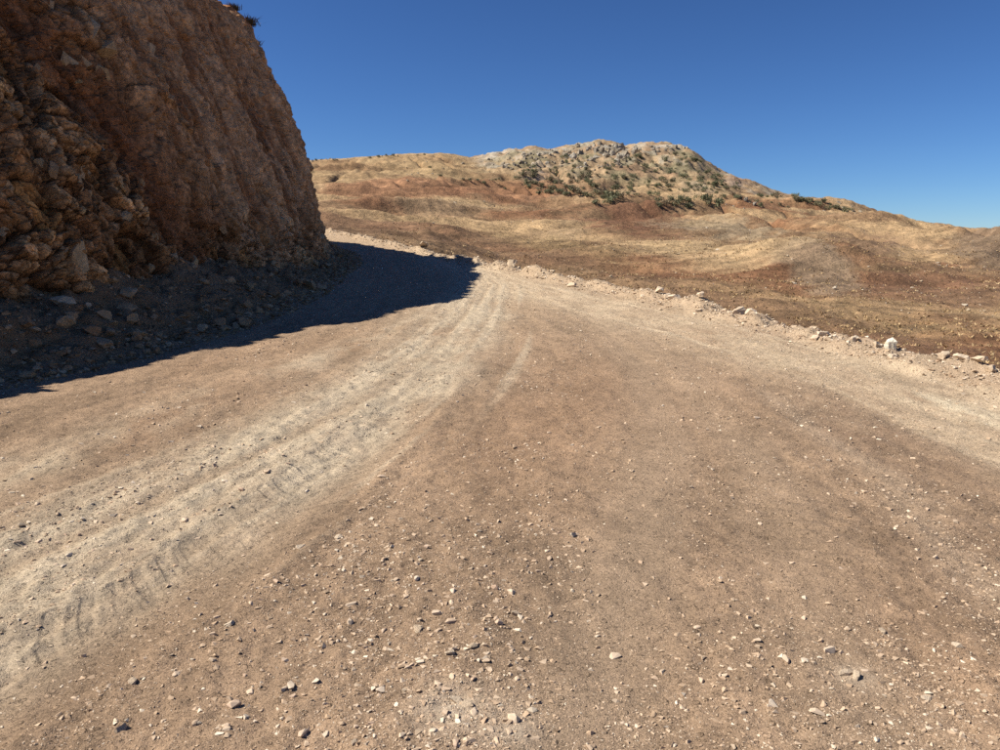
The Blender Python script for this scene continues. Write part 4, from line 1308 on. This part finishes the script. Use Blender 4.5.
def build_bushes():
    r = np.random.default_rng(88)
    protos = [bush_mesh(700 + i) for i in range(8)]
    areas = [
        ([(508, 172), (530, 166), (560, 172), (590, 172), (600, 200), (575, 200), (535, 196)], 75, (1.3, 2.4), "bush in the dense scrub under the stony shoulder"),
        ([(560, 160), (640, 160), (660, 200), (640, 206), (600, 205), (590, 185)], 55, (1.1, 2.2), "dark green bush on the slope below the summit crags"),
        ([(628, 148), (645, 150), (680, 170), (700, 190), (690, 200), (655, 190), (640, 170)], 45, (1.2, 2.3), "bush in the gully between the two tops"),
        ([(672, 155), (692, 156), (720, 178), (745, 190), (745, 205), (705, 206), (690, 185)], 70, (1.0, 2.2), "bush on the flank below the flat second top"),
        ([(745, 190), (800, 201), (800, 212), (750, 208)], 14, (0.8, 1.5), "sparse bush on the reddish lower ridge flank"),
        ([(765, 193), (800, 199), (858, 211), (845, 213), (800, 206)], 34, (0.9, 1.9), "bush lining the lower end of the long ridge"),
        ([(650, 196), (700, 205), (690, 214), (655, 212)], 14, (0.9, 1.6), "dark bush at the mountain's foot above the red earth"),
        ([(515, 158), (560, 152), (600, 150), (690, 152), (740, 188), (690, 200), (600, 200), (540, 185)], 60, (0.5, 1.1), "low olive shrub scattered over the mountain face"),
    ]
    for poly, n, (a, b), lab in areas:
        us = [q[0] for q in poly]; vs2 = [q[1] for q in poly]
        k = 0; tries = 0
        while k < n and tries < 4000:
            tries += 1
            u, v = r.uniform(min(us), max(us)), r.uniform(min(vs2), max(vs2))
            if not inside(poly, u, v): continue
            p = hit_hill(u, v, 150)
            if p is None: continue
            s = r.uniform(a, b) * 0.74
            o = place(protos[r.integers(8)], "bush", p - Vector((0, 0, 0.1)), s, (r.uniform(.8, 1.1), r.uniform(.8, 1.1), r.uniform(.95, 1.35)), rot=(0, 0, r.uniform(0, 6.28)))
            hgt_ = (v - min(vs2)) / (max(vs2) - min(vs2)); acr = (u - min(us)) / (max(us) - min(us))
            pos_ = ("upper" if hgt_ < 0.34 else "middle" if hgt_ < 0.67 else "lower") + " " + ("near" if acr < 0.34 else "mid" if acr < 0.67 else "far") + " part"
            szb = "small" if s < 0.74 * (a + (b - a) * 0.4) else "large"
            tag(o, f"{szb} {lab}, {pos_}", "bush", "scrub bushes on the mountain")
            k += 1
    lone = [(463, 180, 1.1, "lone bush on the golden slope, nearest to the grassy ridge"), (470, 185, 1.2, "lone bush low on the golden slope beside a reddish one"),
            (478, 181, 1.1, "reddish lone bush above two others on the golden slope"), (484, 186, 1.3, "lone bush below the reddish one on the golden slope"),
            (494, 183, 1.2, "round green bush, first of a pair near the dense scrub"), (499, 182, 1.1, "round green bush, second of the pair beside the dense scrub"),
            (505, 191, 0.8, "tiny bush below the round green pair on the golden slope"), (611, 203, 1.6, "dark bush on the rim of the red earth below the mountain"),
            (596, 206, 1.3, "small bush on the rim of the red earth below the scrub"), (430, 168, 1.0, "small dark bush among rocks on the golden slope"),
            (440, 178, 0.9, "small dark bush below the rocks on the golden slope")]
    for (u, v, s, lab) in lone:
        p = hit_hill(u, v, 120)
        if p is None: continue
        o = place(protos[r.integers(8)], "bush", p - Vector((0, 0, 0.1)), s, (1, 1, .85), rot=(0, 0, r.uniform(0, 6.28)))
        tag(o, lab, "bush", "lone bushes on the golden slope")
    for u in (316, 334, 337, 370, 378, 386, 393, 418, 425):
        p = hit_hill(u, float(np.interp(u, [312, 345, 400, 440], [163, 160, 156, 155])), 200)
        if p is None: continue
        o = place(protos[r.integers(8)], "bush", p - Vector((0, 0, 0.1)), r.uniform(0.7, 1.2), (1, 1, 1), rot=(0, 0, r.uniform(0, 6.28)))
        tag(o, "tiny dark bush on the skyline of the grassy ridge", "bush", "bushes on the ridge skyline")


build_bushes()


# dry grass and small white stones on the slopes
def build_slope_cover():
    r = np.random.default_rng(99)
    n = 20000
    uu = r.uniform(380, 1080, n); rad = np.exp(r.uniform(math.log(24), math.log(190), n))
    az = u_az(uu)
    x, y = rad * np.sin(az), rad * np.cos(az)
    keep = fbm(x * 0.08, y * 0.14, 55.0, 4) + 0.25 * fbm(x * 0.5, y * 0.5, 5.0, 2) > r.uniform(-0.6, 0.5, n)
    x, y, az, rad = x[keep], y[keep], az[keep], rad[keep]
    n = len(x)
    ja = np.clip(np.interp(az, AZ, np.arange(len(AZ))), 0, len(AZ) - 1.01); ir = np.interp(rad, RR, np.arange(len(RR)))
    j = ja.astype(int); i = ir.astype(int); fa, fr = ja - j, ir - i
    z = (H_Z[i, j] * (1 - fa) + H_Z[i, j + 1] * fa) * (1 - fr) + (H_Z[i + 1, j] * (1 - fa) + H_Z[i + 1, j + 1] * fa) * fr
    # three bent blades per tuft
    V = np.zeros((n, 3, 3, 3)); h = r.uniform(0.04, 0.13, n) * (1 + rad * 0.003)
    for b in range(3):
        a = r.uniform(0, 6.28, n); w = 0.035 * (1 + rad * 0.012)
        px, py = np.cos(a) * w, np.sin(a) * w
        lx, ly = r.normal(0, 0.9, n) * h, r.normal(0, 0.9, n) * h
        V[:, b, 0] = np.stack([x - px, y - py, z - 0.03], -1)
        V[:, b, 1] = np.stack([x + px, y + py, z - 0.03], -1)
        V[:, b, 2] = np.stack([x + lx, y + ly, z + h], -1)
    cols = tone(n, r, [(0.40, 0.285, 0.15), (0.34, 0.235, 0.12), (0.46, 0.34, 0.19), (0.28, 0.18, 0.095)])
    o = link_mesh("dry_grass", V.reshape(-1, 3), np.arange(n * 9).reshape(-1, 3), MAT_STRAW, col=np.repeat(cols, 9, 0))
    tag(o, "dry straw-coloured grass tufts over the lower slopes", "grass", None, "stuff")
    n = 5000
    uu = r.uniform(420, 1060, n); rad = np.exp(r.uniform(math.log(26), math.log(260), n))
    az = u_az(uu); x, y = rad * np.sin(az), rad * np.cos(az)
    keep = fbm(x * 0.04, y * 0.06, 65.0, 4) > r.uniform(-0.4, 0.7, n)
    x, y, az, rad = x[keep], y[keep], az[keep], rad[keep]; n = len(x)
    z = np.array([hill_at(a, q) for a, q in zip(az, rad)])
    s = np.clip(0.05 * (1 - r.random(n)) ** -0.4, 0.05, 0.25) * (0.8 + rad * 0.008)
    o = scatter_mesh("field_stones", np.stack([x, y, z + 0.1 * s], 1), s, tone(n, r, [(0.36, 0.29, 0.2), (0.45, 0.38, 0.29), (0.27, 0.2, 0.13)]), MAT_GRAVEL, 8)
    tag(o, "scattered pale field stones over the dry slopes", "stones", None, "stuff")


build_slope_cover()
